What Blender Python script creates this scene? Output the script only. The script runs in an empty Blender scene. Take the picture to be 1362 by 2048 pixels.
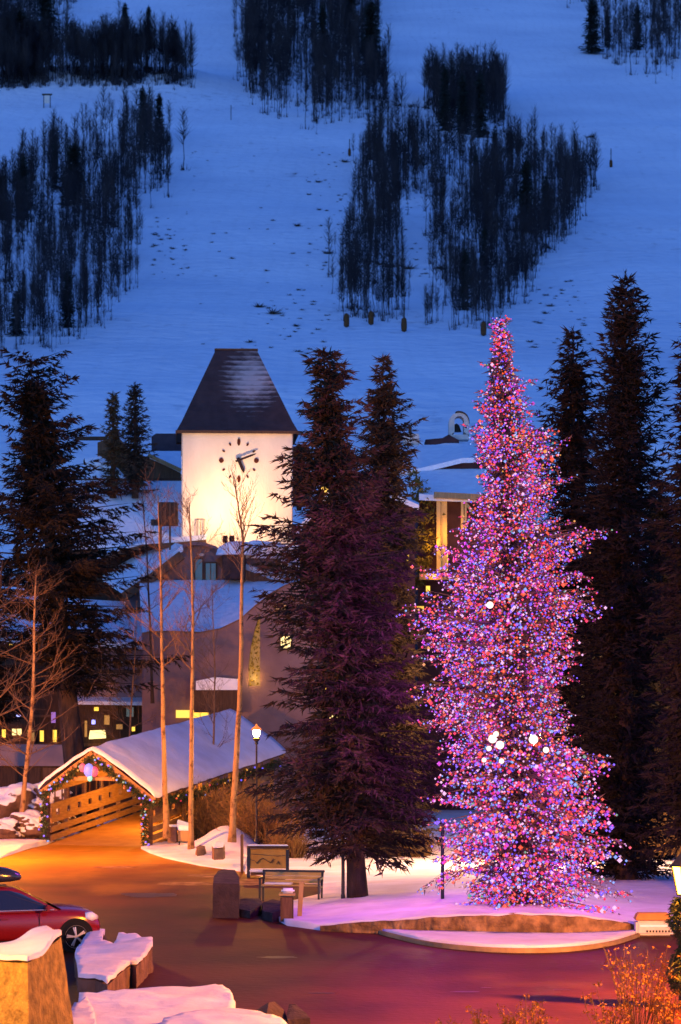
import bpy, bmesh, math, random
import numpy as np
from mathutils import Vector, Matrix, noise
from mathutils.geometry import delaunay_2d_cdt
R = math.radians
SC = bpy.context.scene
COL = SC.collection

# ------------------------------------------------------------------ camera
F, HC, YH, XC = 5000.0, 6.0, 1378.0, 681.0      # focal length in photo pixels, eye height, horizon row, centre column
cd = bpy.data.cameras.new('camera')
cam = bpy.data.objects.new('camera', cd); COL.objects.link(cam)
cam.location = (0, 0, HC); cam.rotation_euler = (R(90), 0, 0)
cd.sensor_fit = 'VERTICAL'; cd.sensor_height = 36; cd.lens = 36 * F / 2048
cd.shift_y = (YH - 1024) / 2048
cd.clip_start = 0.5; cd.clip_end = 6000
cd.dof.use_dof = True; cd.dof.focus_distance = 66; cd.dof.aperture_fstop = 2.3
SC.camera = cam

# ------------------------------------------------------------------ world: dusk sky
W = bpy.data.worlds.new('World'); SC.world = W; W.use_nodes = True
nt = W.node_tree; nt.nodes.clear()
wo = nt.nodes.new('ShaderNodeOutputWorld'); bg = nt.nodes.new('ShaderNodeBackground')
sky = nt.nodes.new('ShaderNodeTexSky'); sky.sky_type = 'NISHITA'; sky.sun_disc = False
sky.sun_elevation = R(9.0); sky.sun_rotation = R(200); sky.altitude = 2500
tint = nt.nodes.new('ShaderNodeMix'); tint.data_type = 'RGBA'; tint.blend_type = 'MULTIPLY'
tint.inputs[0].default_value = 1
tint.inputs[7].default_value = (0.20, 0.40, 1.0, 1)     # the photograph's tungsten white balance
nt.links.new(sky.outputs[0], tint.inputs[6]); nt.links.new(tint.outputs[2], bg.inputs[0])
bg.inputs[1].default_value = 0.15
nt.links.new(bg.outputs[0], wo.inputs[0])
vs = SC.view_settings
SC.display_settings.display_device = 'sRGB'
vs.view_transform = 'Standard'; vs.look = 'None'; vs.exposure = 1.18; vs.gamma = 1
SC.cycles.use_denoising = True
try: SC.cycles.denoiser = 'OPENIMAGEDENOISE'
except Exception: pass
SC.cycles.max_bounces = 4; SC.cycles.diffuse_bounces = 2; SC.cycles.glossy_bounces = 2
SC.cycles.sample_clamp_indirect = 4
SC.cycles.use_light_tree = True

# ------------------------------------------------------------------ helpers
def P(px, py, d): return Vector(((px - XC) * d / F, d, HC - (py - YH) * d / F))
def G(px, py, z=0.0):
    d = (HC - z) * F / (py - YH); return P(px, py, d)

def tag(o, label=None, cat=None, group=None, kind=None):
    if label: o['label'] = label
    if cat: o['category'] = cat
    if group: o['group'] = group
    if kind: o['kind'] = kind
    return o
def empty(name, loc, label, cat, group=None):
    o = bpy.data.objects.new(name, None); COL.objects.link(o); o.location = loc
    o.empty_display_size = 0.2
    return tag(o, label, cat, group)
def wloc(o):
    v = Vector((0, 0, 0))
    while o is not None: v += o.location; o = o.parent
    return v
def link_mesh(name, me, parent=None):
    o = bpy.data.objects.new(name, me); COL.objects.link(o)
    if parent: o.parent = parent
    return o

class MB:
    def __init__(s): s.v = []; s.f = []; s.mi = []
    def add(s, vs_, fs, m=0):
        b = len(s.v); s.v += [tuple(v) for v in vs_]
        for f in fs: s.f.append([b + i for i in f]); s.mi.append(m)
    def box(s, c, size, rz=0, M=None, m=0):
        x, y, z = [k / 2 for k in size]
        p = [Vector((a * x, b * y, e * z)) for a in (-1, 1) for b in (-1, 1) for e in (-1, 1)]
        X = M if M is not None else Matrix.Rotation(rz, 4, 'Z')
        c = Vector(c)
        s.add([(X @ q) + c for q in p], [(0, 1, 3, 2), (4, 6, 7, 5), (0, 4, 5, 1), (2, 3, 7, 6), (0, 2, 6, 4), (1, 5, 7, 3)], m)
    def bar(s, a, b, w, h=None, m=0):
        a = Vector(a); b = Vector(b); h = h or w
        d = b - a; L = d.length
        if L < 1e-6: return
        z = d.normalized(); up = Vector((0, 0, 1)) if abs(z.z) < .95 else Vector((1, 0, 0))
        x = up.cross(z).normalized(); y = z.cross(x)
        M = Matrix((x, y, z)).transposed().to_4x4()
        s.box((a + b) / 2, (w, h, L), M=M, m=m)
    def tube(s, pts, rad, n=6, m=0, cap=True):
        pts = [Vector(p) for p in pts]
        if not hasattr(rad, '__len__'): rad = [rad] * len(pts)
        b = len(s.v); k = len(pts)
        for i, p in enumerate(pts):
            t = (pts[min(i + 1, k - 1)] - pts[max(i - 1, 0)])
            t = t.normalized() if t.length > 1e-9 else Vector((0, 0, 1))
            up = Vector((0, 1, 0)) if abs(t.y) < .9 else Vector((1, 0, 0))
            x = up.cross(t).normalized(); y = t.cross(x)
            for j in range(n):
                a = 2 * math.pi * j / n
                s.v.append(tuple(p + (x * math.cos(a) + y * math.sin(a)) * rad[i]))
        for i in range(k - 1):
            for j in range(n):
                j2 = (j + 1) % n
                s.f.append([b + i * n + j, b + i * n + j2, b + (i + 1) * n + j2, b + (i + 1) * n + j]); s.mi.append(m)
        if cap:
            s.f.append([b + j for j in range(n)][::-1]); s.mi.append(m)
            s.f.append([b + (k - 1) * n + j for j in range(n)]); s.mi.append(m)
    def lathe(s, prof, c, n=16, m=0):
        c = Vector(c)
        s.tube([c + Vector((0, 0, z)) for r, z in prof], [max(r, .0005) for r, z in prof], n, m)
    def prism(s, poly, y0, y1, m=0):          # polygon of (x, z) extruded along depth
        n = len(poly)
        s.add([(x, y0, z) for x, z in poly] + [(x, y1, z) for x, z in poly],
              [list(range(n)), list(range(2 * n - 1, n - 1, -1))] + [(i, i + n, (i + 1) % n + n, (i + 1) % n) for i in range(n)], m)
    def slab(s, pts, t, m=0):                 # polygon with a thickness straight down
        n = len(pts); q = [Vector(p) for p in pts]
        s.add(q + [p - Vector((0, 0, t)) for p in q],
              [list(range(n)), list(range(2 * n - 1, n - 1, -1))] + [(i, i + n, (i + 1) % n + n, (i + 1) % n) for i in range(n)], m)
    def strip(s, A, B, t, m=0):               # sheet between two polylines, thickness t downward
        n = len(A)
        top = [Vector(p) for p in A] + [Vector(p) for p in B]
        low = [p - Vector((0, 0, t)) for p in top]
        fs = [(i, i + 1, n + i + 1, n + i) for i in range(n - 1)]
        fs += [tuple(2 * n + k for k in reversed(f)) for f in fs]
        ring = list(range(n)) + list(range(2 * n - 1, n - 1, -1))
        fs += [(ring[i], 2 * n + ring[i], 2 * n + ring[(i + 1) % (2 * n)], ring[(i + 1) % (2 * n)]) for i in range(2 * n)]
        s.add(top + low, fs, m)
    def build(s, name, mats, parent=None, smooth=False, bevel=0, origin=None, fix=True):
        org = wloc(parent) if parent else Vector(origin or (0, 0, 0))
        me = bpy.data.meshes.new(name)
        me.from_pydata([tuple(Vector(v) - org) for v in s.v], [], s.f)
        mats = mats if isinstance(mats, (list, tuple)) else [mats]
        for m in mats: me.materials.append(m)
        if len(mats) > 1: me.polygons.foreach_set('material_index', s.mi)
        if fix or bevel:
            bm = bmesh.new(); bm.from_mesh(me)
            if bevel:
                ed = [e for e in bm.edges if len(e.link_faces) == 2 and e.calc_face_angle(0) > .5]
                bmesh.ops.bevel(bm, geom=ed, offset=bevel, segments=2, affect='EDGES', clamp_overlap=True)
            bmesh.ops.recalc_face_normals(bm, faces=bm.faces)
            bm.to_mesh(me); bm.free()
        if smooth: me.polygons.foreach_set('use_smooth', [True] * len(me.polygons))
        o = link_mesh(name, me, parent)
        if not parent: o.location = org
        return o

def np_mesh(name, V, T, mats, mi=None):
    V = np.asarray(V, np.float32); T = np.asarray(T, np.int32)
    me = bpy.data.meshes.new(name)
    k = T.shape[1]
    me.vertices.add(len(V)); me.vertices.foreach_set('co', V.ravel())
    me.loops.add(T.size); me.loops.foreach_set('vertex_index', T.ravel())
    me.polygons.add(len(T)); me.polygons.foreach_set('loop_start', np.arange(0, T.size, k, dtype=np.int32))
    for m in (mats if isinstance(mats, (list, tuple)) else [mats]): me.materials.append(m)
    if mi is not None: me.polygons.foreach_set('material_index', np.asarray(mi, np.int32))
    me.update(calc_edges=True); me.validate()
    return me

def nz(x, y, s=1.0, z=0.0): return noise.noise(Vector((x * s, y * s, z)))

def sheet(name, outline, zfn, sp, mat, skirt=0.0, kind='structure', parent=None, smooth=True):
    """ground-like sheet: outline of (x, y), height zfn(x, y), interior points every sp metres, edge skirt down"""
    o2 = []
    n = len(outline)
    for i in range(n):
        a = Vector(outline[i][:2]); b = Vector(outline[(i + 1) % n][:2])
        k = max(1, int((b - a).length / sp))
        for j in range(k): o2.append(a + (b - a) * j / k)
    n = len(o2)
    xs = [p.x for p in o2]; ys = [p.y for p in o2]
    pts = list(o2)
    rnd = random.Random(5)
    x = min(xs)
    while x < max(xs):
        y = min(ys)
        while y < max(ys):
            q = Vector((x + rnd.uniform(-.2, .2) * sp, y + rnd.uniform(-.2, .2) * sp))
            inside = False; j = n - 1
            for i in range(n):
                if (ys[i] > q.y) != (ys[j] > q.y) and q.x < (xs[j] - xs[i]) * (q.y - ys[i]) / (ys[j] - ys[i]) + xs[i]: inside = not inside
                j = i
            if inside: pts.append(q)
            y += sp
        x += sp
    vo, _e, fo, *_ = delaunay_2d_cdt(pts, [(i, (i + 1) % n) for i in range(n)], [list(range(n))], 1, 1e-5)
    org = wloc(parent) if parent else Vector((0, 0, 0))
    m = MB()
    m.v = [(v.x, v.y, zfn(v.x, v.y)) for v in vo]; m.f = [list(f) for f in fo]; m.mi = [0] * len(fo)
    if skirt:
        cnt = {}
        for f in m.f:
            for i in range(len(f)):
                e = (f[i], f[(i + 1) % len(f)]); cnt[e] = 1
        bd = [e for e in cnt if (e[1], e[0]) not in cnt]
        low = {}
        for a, b in bd:
            for q in (a, b):
                if q not in low: low[q] = len(m.v); m.v.append((m.v[q][0], m.v[q][1], m.v[q][2] - skirt))
        for a, b in bd: m.f.append([b, a, low[a], low[b]]); m.mi.append(0)
    o = m.build(name, mat, parent, smooth=smooth)
    if not parent: o['kind'] = kind
    return o

# ------------------------------------------------------------------ materials
def mat(name, c1, c2=None, scale=3.0, rough=.75, bump=0.0, bscale=None, metal=0.0, detail=4, stretch=None, spec=.10, thr=None, bdist=.05):
    m = bpy.data.materials.new(name); m.use_nodes = True
    t = m.node_tree; b = t.nodes['Principled BSDF']
    b.inputs['Roughness'].default_value = rough; b.inputs['Metallic'].default_value = metal
    b.inputs['Specular IOR Level'].default_value = spec
    b.inputs['Base Color'].default_value = (*c1, 1)
    if c2 is not None or bump:
        tc = t.nodes.new('ShaderNodeTexCoord'); mp = t.nodes.new('ShaderNodeMapping')
        t.links.new(tc.outputs['Object'], mp.inputs[0])
        if stretch: mp.inputs['Scale'].default_value = stretch
    if c2 is not None:
        n = t.nodes.new('ShaderNodeTexNoise'); n.inputs['Scale'].default_value = scale; n.inputs['Detail'].default_value = detail
        cr = t.nodes.new('ShaderNodeValToRGB'); lo, hi = thr or (.35, .65)
        cr.color_ramp.elements[0].position = lo; cr.color_ramp.elements[0].color = (*c1, 1)
        cr.color_ramp.elements[1].position = hi; cr.color_ramp.elements[1].color = (*c2, 1)
        t.links.new(mp.outputs[0], n.inputs['Vector']); t.links.new(n.outputs['Fac'], cr.inputs[0]); t.links.new(cr.outputs[0], b.inputs['Base Color'])
    if bump:
        n2 = t.nodes.new('ShaderNodeTexNoise'); n2.inputs['Scale'].default_value = bscale or scale * 4; n2.inputs['Detail'].default_value = 5
        bp = t.nodes.new('ShaderNodeBump'); bp.inputs['Strength'].default_value = bump; bp.inputs['Distance'].default_value = bdist
        t.links.new(mp.outputs[0], n2.inputs['Vector']); t.links.new(n2.outputs['Fac'], bp.inputs['Height']); t.links.new(bp.outputs[0], b.inputs['Normal'])
    return m
def emit(name, c, s, base=(.1, .1, .1)):
    m = bpy.data.materials.new(name); m.use_nodes = True
    b = m.node_tree.nodes['Principled BSDF']
    b.inputs['Base Color'].default_value = (*base, 1); b.inputs['Roughness'].default_value = .4
    b.inputs['Emission Color'].default_value = (*c, 1); b.inputs['Emission Strength'].default_value = s
    return m

M = {}
M['snow'] = mat('snow', (.80, .82, .85), (.70, .73, .78), 2.2, .8, .6, 4.0, detail=9, bdist=.10)
M['slope_snow'] = mat('slope_snow', (.86, .86, .86), (.72, .73, .76), .03, .75, .55, .35, detail=9, thr=(.38, .7), bdist=1.0)
def slope_detail():
    m = M['slope_snow']; t = m.node_tree; b = t.nodes['Principled BSDF']
    tc = t.nodes.new('ShaderNodeTexCoord')
    def N(sc, d, st): 
        mp = t.nodes.new('ShaderNodeMapping'); mp.inputs['Scale'].default_value = st; t.links.new(tc.outputs['Object'], mp.inputs[0])
        n = t.nodes.new('ShaderNodeTexNoise'); n.inputs['Scale'].default_value = sc; n.inputs['Detail'].default_value = d; t.links.new(mp.outputs[0], n.inputs[0]); return n.outputs['Fac']
    def mth(op, a, bb):
        q = t.nodes.new('ShaderNodeMath'); q.operation = op
        for k, x in enumerate((a, bb)):
            if isinstance(x, (int, float)): q.inputs[k].default_value = x
            else: t.links.new(x, q.inputs[k])
        return q.outputs[0]
    k = mth('ADD', N(.42, 6, (1, .5, .5)), mth('MULTIPLY', N(.020, 5, (1, 1, 1)), .55))       # dry grass and brush tips by zone
    mr = t.nodes.new('ShaderNodeMapRange'); mr.inputs[1].default_value = .92; mr.inputs[2].default_value = 1.08; mr.inputs[4].default_value = .45; t.links.new(k, mr.inputs[0])
    w = t.nodes.new('ShaderNodeTexWave'); w.bands_direction = 'X'; w.inputs['Scale'].default_value = .09; w.inputs['Distortion'].default_value = 9; w.inputs['Detail'].default_value = 4; w.inputs['Detail Scale'].default_value = .35
    t.links.new(tc.outputs['Object'], w.inputs[0])
    mr2 = t.nodes.new('ShaderNodeMapRange'); mr2.inputs[1].default_value = .78; mr2.inputs[2].default_value = 1.0; mr2.inputs[4].default_value = .05; t.links.new(w.outputs['Fac'], mr2.inputs[0])
    f = mth('MINIMUM', mth('ADD', mr.outputs[0], mr2.outputs[0]), .6)
    mx = t.nodes.new('ShaderNodeMix'); mx.data_type = 'RGBA'; src = b.inputs['Base Color'].links[0].from_socket
    t.links.new(f, mx.inputs[0]); t.links.new(src, mx.inputs[6]); mx.inputs[7].default_value = (.34, .32, .33, 1); t.links.new(mx.outputs[2], b.inputs['Base Color'])
slope_detail()
M['lamp_tinted_snow'] = mat('lamp_tinted_snow', (.76, .66, .74), (.64, .53, .58), .9, .8, .45, 3.5, detail=7, bdist=.06)  # trodden tone plus the pink of lamplight put into the snow colour
M['road'] = None
M['stucco'] = mat('stucco', (.76, .64, .48), (.58, .47, .35), .7, .9, .4, 12, detail=8, stretch=(1, 1, .45), thr=(.35, .8))
M['grey_stucco'] = mat('grey_stucco', (.20, .13, .13), (.145, .092, .095), .8, .9, .4, 7, detail=8)
M['dark_wood'] = mat('dark_wood', (.055, .032, .022), (.09, .05, .03), 3, .8, .2, 12, stretch=(6, 6, .6))
M['brown_wood'] = mat('brown_wood', (.16, .085, .045), (.10, .052, .03), 3, .75, .3, 10, stretch=(5, 5, .5))
M['bridge_wood'] = mat('bridge_wood', (.36, .20, .085), (.26, .135, .055), 2.5, .7, .3, 9, stretch=(1, 1, 6))
M['tan_timber'] = mat('tan_timber', (.42, .27, .12), (.32, .2, .09), 3, .7, .3, 9, stretch=(5, 5, .7))
M['bark'] = mat('bark', (.040, .026, .019), (.075, .046, .032), 6, .95, .8, 16, stretch=(1, 1, .3))
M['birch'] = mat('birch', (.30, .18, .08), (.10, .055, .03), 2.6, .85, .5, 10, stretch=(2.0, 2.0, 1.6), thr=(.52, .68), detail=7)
M['twig'] = mat('twig', (.16, .095, .055), (.1, .06, .035), 5, .9)
M['needles'] = mat('needles', (.024, .017, .012), (.056, .036, .024), .9, .85, detail=6, spec=.1)
M['dark_needles'] = mat('dark_needles', (.010, .009, .008), (.026, .020, .016), .9, .85, detail=6, spec=.05)
M['needles_warm'] = mat('needles_warm', (.055, .040, .022), (.085, .055, .028), 1.2, .8, detail=6)
M['tree_needles'] = mat('tree_needles', (.085, .05, .06), (.12, .07, .085), 2, .7)
M['hill_needles'] = mat('hill_needles', (.012, .018, .018), (.022, .028, .025), .2, .9)
M['aspen'] = mat('aspen', (.014, .014, .020), (.056, .050, .054), .10, .95)
M['scrub'] = mat('scrub', (.04, .033, .028), (.07, .05, .04), 1, .95)
M['dry'] = mat('dry_seedheads', (.44, .18, .02), (.30, .115, .014), 14, .85)
M['shrub_twig'] = mat('shrub_twig', (.20, .11, .04), (.13, .07, .03), 4, .9)
M['stone'] = mat('stone', (.34, .20, .05), (.17, .105, .03), 5.5, .9, 1.0, 14, detail=9, bdist=.06)
M['red_stone'] = mat('red_stone', (.19, .105, .075), (.10, .055, .042), 2.2, .9, .9, 6, detail=9, bdist=.06)
M['dark_stone'] = mat('dark_stone', (.075, .045, .04), (.045, .028, .026), 3, .9, .8, 8, detail=8)
M['wall_stone'] = mat('wall_stone', (.34, .19, .085), (.11, .06, .03), 2.6, .95, 1.0, 6, detail=10, bdist=.1, thr=(.35, .6))
M['kerb'] = mat('kerb', (.36, .24, .12), (.25, .16, .08), 2, .8, .3, 10)
M['black_metal'] = mat('black_metal', (.012, .012, .014), None, rough=.45, metal=.0, spec=.5)
M['iron'] = mat('iron', (.03, .026, .022), (.045, .035, .03), 8, .5)
M['bench_wood'] = mat('bench_wood', (.50, .36, .12), (.40, .27, .09), 3, .65, .2, 10, stretch=(.6, 5, 5))
M['concrete'] = mat('concrete', (.62, .56, .50), (.54, .48, .42), 3, .85, .3, 20)
M['orange_lid'] = mat('orange_lid', (.55, .24, .05), (.45, .19, .04), 3, .6)
M['hand'] = mat('clock_hand', (.02, .010, .010), None, rough=.6)
M['marker'] = mat('clock_marker', (.075, .016, .007), (.045, .010, .006), 6, .6)
M['car_red'] = mat('car_red', (.17, .005, .007), None, rough=.22, spec=.6)
M['car_glass'] = mat('car_glass', (.012, .012, .02), None, rough=.05, spec=.8)
M['tyre'] = mat('tyre', (.012, .011, .011), None, rough=.85)
M['alloy'] = mat('alloy', (.55, .52, .5), None, rough=.3, metal=.7)
M['roof_box'] = mat('roof_box', (.02, .02, .026), None, rough=.18, spec=.7)
M['chrome'] = mat('chrome', (.7, .7, .7), None, rough=.15, metal=1)
M['lens'] = mat('lens', (.75, .72, .7), None, rough=.1, spec=.8)
M['wood_bin'] = mat('wood_bin', (.15, .075, .05), (.10, .05, .035), 4, .8, .3, 10, stretch=(6, 6, .6))
M['pad'] = mat('pad', (.11, .05, .02), (.075, .035, .015), 3, .9)
M['garland'] = mat('garland', (.03, .05, .025), (.055, .06, .03), 6, .85)
M['ivy'] = mat('ivy', (.20, .15, .03), (.11, .085, .02), 3, .8)
M['plum_wall'] = mat('plum_wall', (.10, .042, .04), (.07, .03, .03), 2, .85)
M['cream_column'] = mat('cream_column', (.55, .38, .16), (.46, .31, .13), 2, .85, .2, 12)
M['win'] = emit('lit_window', (1, .55, .05), .75)
M['win_pale'] = emit('lit_window_pale', (1, .70, .25), .9)
M['win_dim'] = emit('lit_window_dim', (1, .42, .04), .16)
M['dark_glass'] = mat('dark_glass', (.02, .018, .03), None, rough=.08, spec=.7)
M['lamp'] = emit('lamp_glow', (1, .44, .03), 760)
M['lantern'] = emit('lantern_glow', (1, .40, .02), 22)

def road_material():
    m = bpy.data.materials.new('sanded_glow_road'); m.use_nodes = True
    t = m.node_tree; b = t.nodes['Principled BSDF']; b.inputs['Roughness'].default_value = .62; b.inputs['Specular IOR Level'].default_value = .06
    tc = t.nodes.new('ShaderNodeTexCoord')
    def N(s, d, st=None):
        n = t.nodes.new('ShaderNodeTexNoise'); n.inputs['Scale'].default_value = s; n.inputs['Detail'].default_value = d
        mp = t.nodes.new('ShaderNodeMapping')
        if st: mp.inputs['Scale'].default_value = st
        t.links.new(tc.outputs['Object'], mp.inputs[0]); t.links.new(mp.outputs[0], n.inputs[0]); return n
    def ramp(src, a, ca, bb, cb):
        r = t.nodes.new('ShaderNodeValToRGB'); r.color_ramp.elements[0].position = a; r.color_ramp.elements[0].color = (*ca, 1)
        r.color_ramp.elements[1].position = bb; r.color_ramp.elements[1].color = (*cb, 1); t.links.new(src, r.inputs[0]); return r
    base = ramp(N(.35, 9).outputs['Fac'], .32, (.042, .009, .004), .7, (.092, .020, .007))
    sand_glow = ramp(N(1.6, 8).outputs['Fac'], .3, (.32, .135, .008), .7, (.44, .185, .010))
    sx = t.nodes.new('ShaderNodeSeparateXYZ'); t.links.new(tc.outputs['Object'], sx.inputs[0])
    # sand over the bridge path, ragged edge; growth with distance also paints in lamplight falloff
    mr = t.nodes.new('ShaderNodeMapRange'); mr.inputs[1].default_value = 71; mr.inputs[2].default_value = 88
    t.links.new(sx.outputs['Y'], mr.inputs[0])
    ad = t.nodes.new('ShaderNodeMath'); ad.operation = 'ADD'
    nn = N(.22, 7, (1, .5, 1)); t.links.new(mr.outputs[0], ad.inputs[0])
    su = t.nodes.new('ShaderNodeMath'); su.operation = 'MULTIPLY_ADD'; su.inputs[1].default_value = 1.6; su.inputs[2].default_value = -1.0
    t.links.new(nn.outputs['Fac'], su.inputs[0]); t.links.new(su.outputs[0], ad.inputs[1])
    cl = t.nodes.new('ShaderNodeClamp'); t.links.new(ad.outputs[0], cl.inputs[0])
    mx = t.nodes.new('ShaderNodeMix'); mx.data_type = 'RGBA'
    t.links.new(cl.outputs[0], mx.inputs[0]); t.links.new(base.outputs[0], mx.inputs[6]); t.links.new(sand_glow.outputs[0], mx.inputs[7])
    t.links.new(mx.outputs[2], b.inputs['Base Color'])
    bp = t.nodes.new('ShaderNodeBump'); bp.inputs['Strength'].default_value = .5; bp.inputs['Distance'].default_value = .03
    t.links.new(N(5, 8).outputs['Fac'], bp.inputs['Height']); t.links.new(bp.outputs[0], b.inputs['Normal'])
    return m
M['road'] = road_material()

def shingle_material():
    """dark shingle courses, snow dust caught on part of them"""
    m = mat('dark_shingles', (.05, .036, .040), (.035, .026, .030), 2, .8, .0)
    t = m.node_tree; b = t.nodes['Principled BSDF']
    tc = t.nodes.new('ShaderNodeTexCoord')
    wv = t.nodes.new('ShaderNodeTexWave'); wv.wave_type = 'BANDS'; wv.bands_direction = 'Z'; wv.wave_profile = 'SAW'
    wv.inputs['Scale'].default_value = 1.15; wv.inputs['Distortion'].default_value = .25; wv.inputs['Detail'].default_value = 2
    t.links.new(tc.outputs['Object'], wv.inputs[0])
    n = t.nodes.new('ShaderNodeTexNoise'); n.inputs['Scale'].default_value = 2.6; n.inputs['Detail'].default_value = 8
    mp = t.nodes.new('ShaderNodeMapping'); mp.inputs['Scale'].default_value = (1, 1, 2.2)
    t.links.new(tc.outputs['Object'], mp.inputs[0]); t.links.new(mp.outputs[0], n.inputs[0])
    g = t.nodes.new('ShaderNodeTexGradient'); g.gradient_type = 'SPHERICAL'
    mp2 = t.nodes.new('ShaderNodeMapping'); mp2.inputs['Location'].default_value = (-.40, 0, -1.18); mp2.inputs['Scale'].default_value = (.48, .0, .42)
    t.links.new(tc.outputs['Object'], mp2.inputs[0]); t.links.new(mp2.outputs[0], g.inputs[0])
    def mth(op, a, bb):
        q = t.nodes.new('ShaderNodeMath'); q.operation = op
        for i, x in enumerate((a, bb)):
            if isinstance(x, (int, float)): q.inputs[i].default_value = x
            else: t.links.new(x, q.inputs[i])
        return q.outputs[0]
    k = mth('ADD', mth('MULTIPLY', g.outputs['Fac'], 1.3), mth('MULTIPLY', n.outputs['Fac'], .9))
    k = mth('ADD', k, mth('MULTIPLY', wv.outputs['Fac'], .5))
    mr = t.nodes.new('ShaderNodeMapRange'); mr.inputs[1].default_value = 1.12; mr.inputs[2].default_value = 1.75; mr.inputs[4].default_value = .5
    t.links.new(k, mr.inputs[0])
    mx = t.nodes.new('ShaderNodeMix'); mx.data_type = 'RGBA'
    src = b.inputs['Base Color'].links[0].from_socket
    t.links.new(mr.outputs[0], mx.inputs[0]); t.links.new(src, mx.inputs[6]); mx.inputs[7].default_value = (.55, .55, .6, 1)
    t.links.new(mx.outputs[2], b.inputs['Base Color'])
    bp = t.nodes.new('ShaderNodeBump'); bp.inputs['Strength'].default_value = .6; bp.inputs['Distance'].default_value = .05
    t.links.new(wv.outputs['Fac'], bp.inputs['Height']); t.links.new(bp.outputs[0], b.inputs['Normal'])
    return m
M['shingles'] = shingle_material()

# ------------------------------------------------------------------ terrain
PD = [0, 150, 165, 180, 220, 250, 300, 400, 500, 600, 700, 800, 900, 1000, 1200, 1500, 1900]
PZ = [0, 0, 1.5, 6, 27, 36, 47.3, 73.8, 103, 135, 169, 204, 240.5, 278.6, 356, 480, 640]
def zhill(x, d):
    z = float(np.interp(d, PD, PZ))
    if d > 160:
        k = min(1, (d - 160) / 80)
        z += k * (1.6 * nz(x, d, .012) + .8 * nz(x, d, .035, 3) + .22 * nz(x, d, .13, 7))
        u = x / d * F + XC
        # ski-trail bench cut across the upper left
        z += 7 * math.exp(-((d - 745 - (u - 200) * .05) / 22) ** 2) * (1 / (1 + math.exp((u - 420) / 30)))
    return z
def build_ground():
    ds = [20, 40, 60, 80, 100, 120, 140, 150]
    d = 155.0
    while d < 1900: ds.append(d); d *= 1.013
    nu = 150
    V = []; 
    for d in ds:
        for i in range(nu + 1):
            u = -.5 + i / nu
            x = u * (d * .62 + 130); V.append((x, d, zhill(x, d) - (.03 if d < 150 else 0)))
    w = nu + 1
    T = [(r * w + c, r * w + c + 1, (r + 1) * w + c + 1, (r + 1) * w + c) for r in range(len(ds) - 1) for c in range(nu)]
    me = np_mesh('snowy_hillside', V, T, M['slope_snow'])
    me.polygons.foreach_set('use_smooth', [True] * len(me.polygons))
    o = link_mesh('snowy_hillside', me); o['kind'] = 'structure'
build_ground()
def onhill(px, py):
    lo = None; d = 165.0; prev = None
    while d < 1850:
        p = P(px, py, d); g = p.z - zhill(p.x, d)
        if g < 0: break
        d *= 1.01
    a, b = d / 1.01, d
    for _ in range(14):
        c = (a + b) / 2; p = P(px, py, c)
        if p.z - zhill(p.x, c) < 0: b = c
        else: a = c
    p = P(px, py, b); return Vector((p.x, p.y, zhill(p.x, p.y)))

# road
def gx(px, py, z=0): q = G(px, py, z); return (q.x, q.y)
road_out = [(-60, 22), (60, 22), (60, 61.5), gx(1362, 1868), gx(1285, 1871), gx(1230, 1890), gx(1150, 1902), gx(1050, 1906), gx(950, 1902), gx(850, 1890), gx(765, 1868),
            gx(640, 1858), gx(575, 1850), gx(530, 1832), gx(560, 1812), gx(640, 1795), gx(640, 1772), gx(560, 1754), gx(480, 1742), gx(400, 1731), gx(330, 1716), gx(300, 1706), gx(283, 1696),
            gx(275, 1690), (-5.0, 106), (-9.0, 108), gx(112, 1684), gx(60, 1696), gx(0, 1716), gx(-200, 1730), (-60, 84)]
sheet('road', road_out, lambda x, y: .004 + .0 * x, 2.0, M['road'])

def patch(name, px, py, w, h, mt, seed, z=.008):
    c = G(px, py); n = 26; out = []
    for i in range(n):
        a = 2 * math.pi * i / n; k = 1 + .45 * nz(math.cos(a) * 1.4, math.sin(a) * 1.4, 1, seed) + .2 * nz(math.cos(a) * 4, math.sin(a) * 4, 1, seed)
        out.append((c.x + w * k * math.cos(a), c.y + h * k * math.sin(a)))
    sheet(name, out, lambda x, y: z, .5, M[mt])
M['wet'] = mat('wet_patch', (.022, .010, .008), (.05, .018, .010), 2, .45, spec=.12)
M['slush'] = mat('slush', (.32, .15, .07), (.14, .055, .02), 2.5, .8, .5, 6, detail=9, thr=(.3, .6))
for i, q in enumerate([(645, 1987, .32, .07), (933, 1984, .30, .10), (972, 1976, .12, .06), (1292, 1985, .26, .08), (1280, 1997, .10, .05), (1122, 1980, .22, .06), (560, 1915, .5, .2), (300, 1790, .8, .9)]): patch('wet_patch', *q, 'wet', i)
for i, q in enumerate([(372, 1768, .95, .75), (415, 1752, .7, .6), (500, 1765, .5, 1.2), (230, 1735, .8, .5)]): patch('slush', *q, 'slush', 20 + i, .009)
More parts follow.
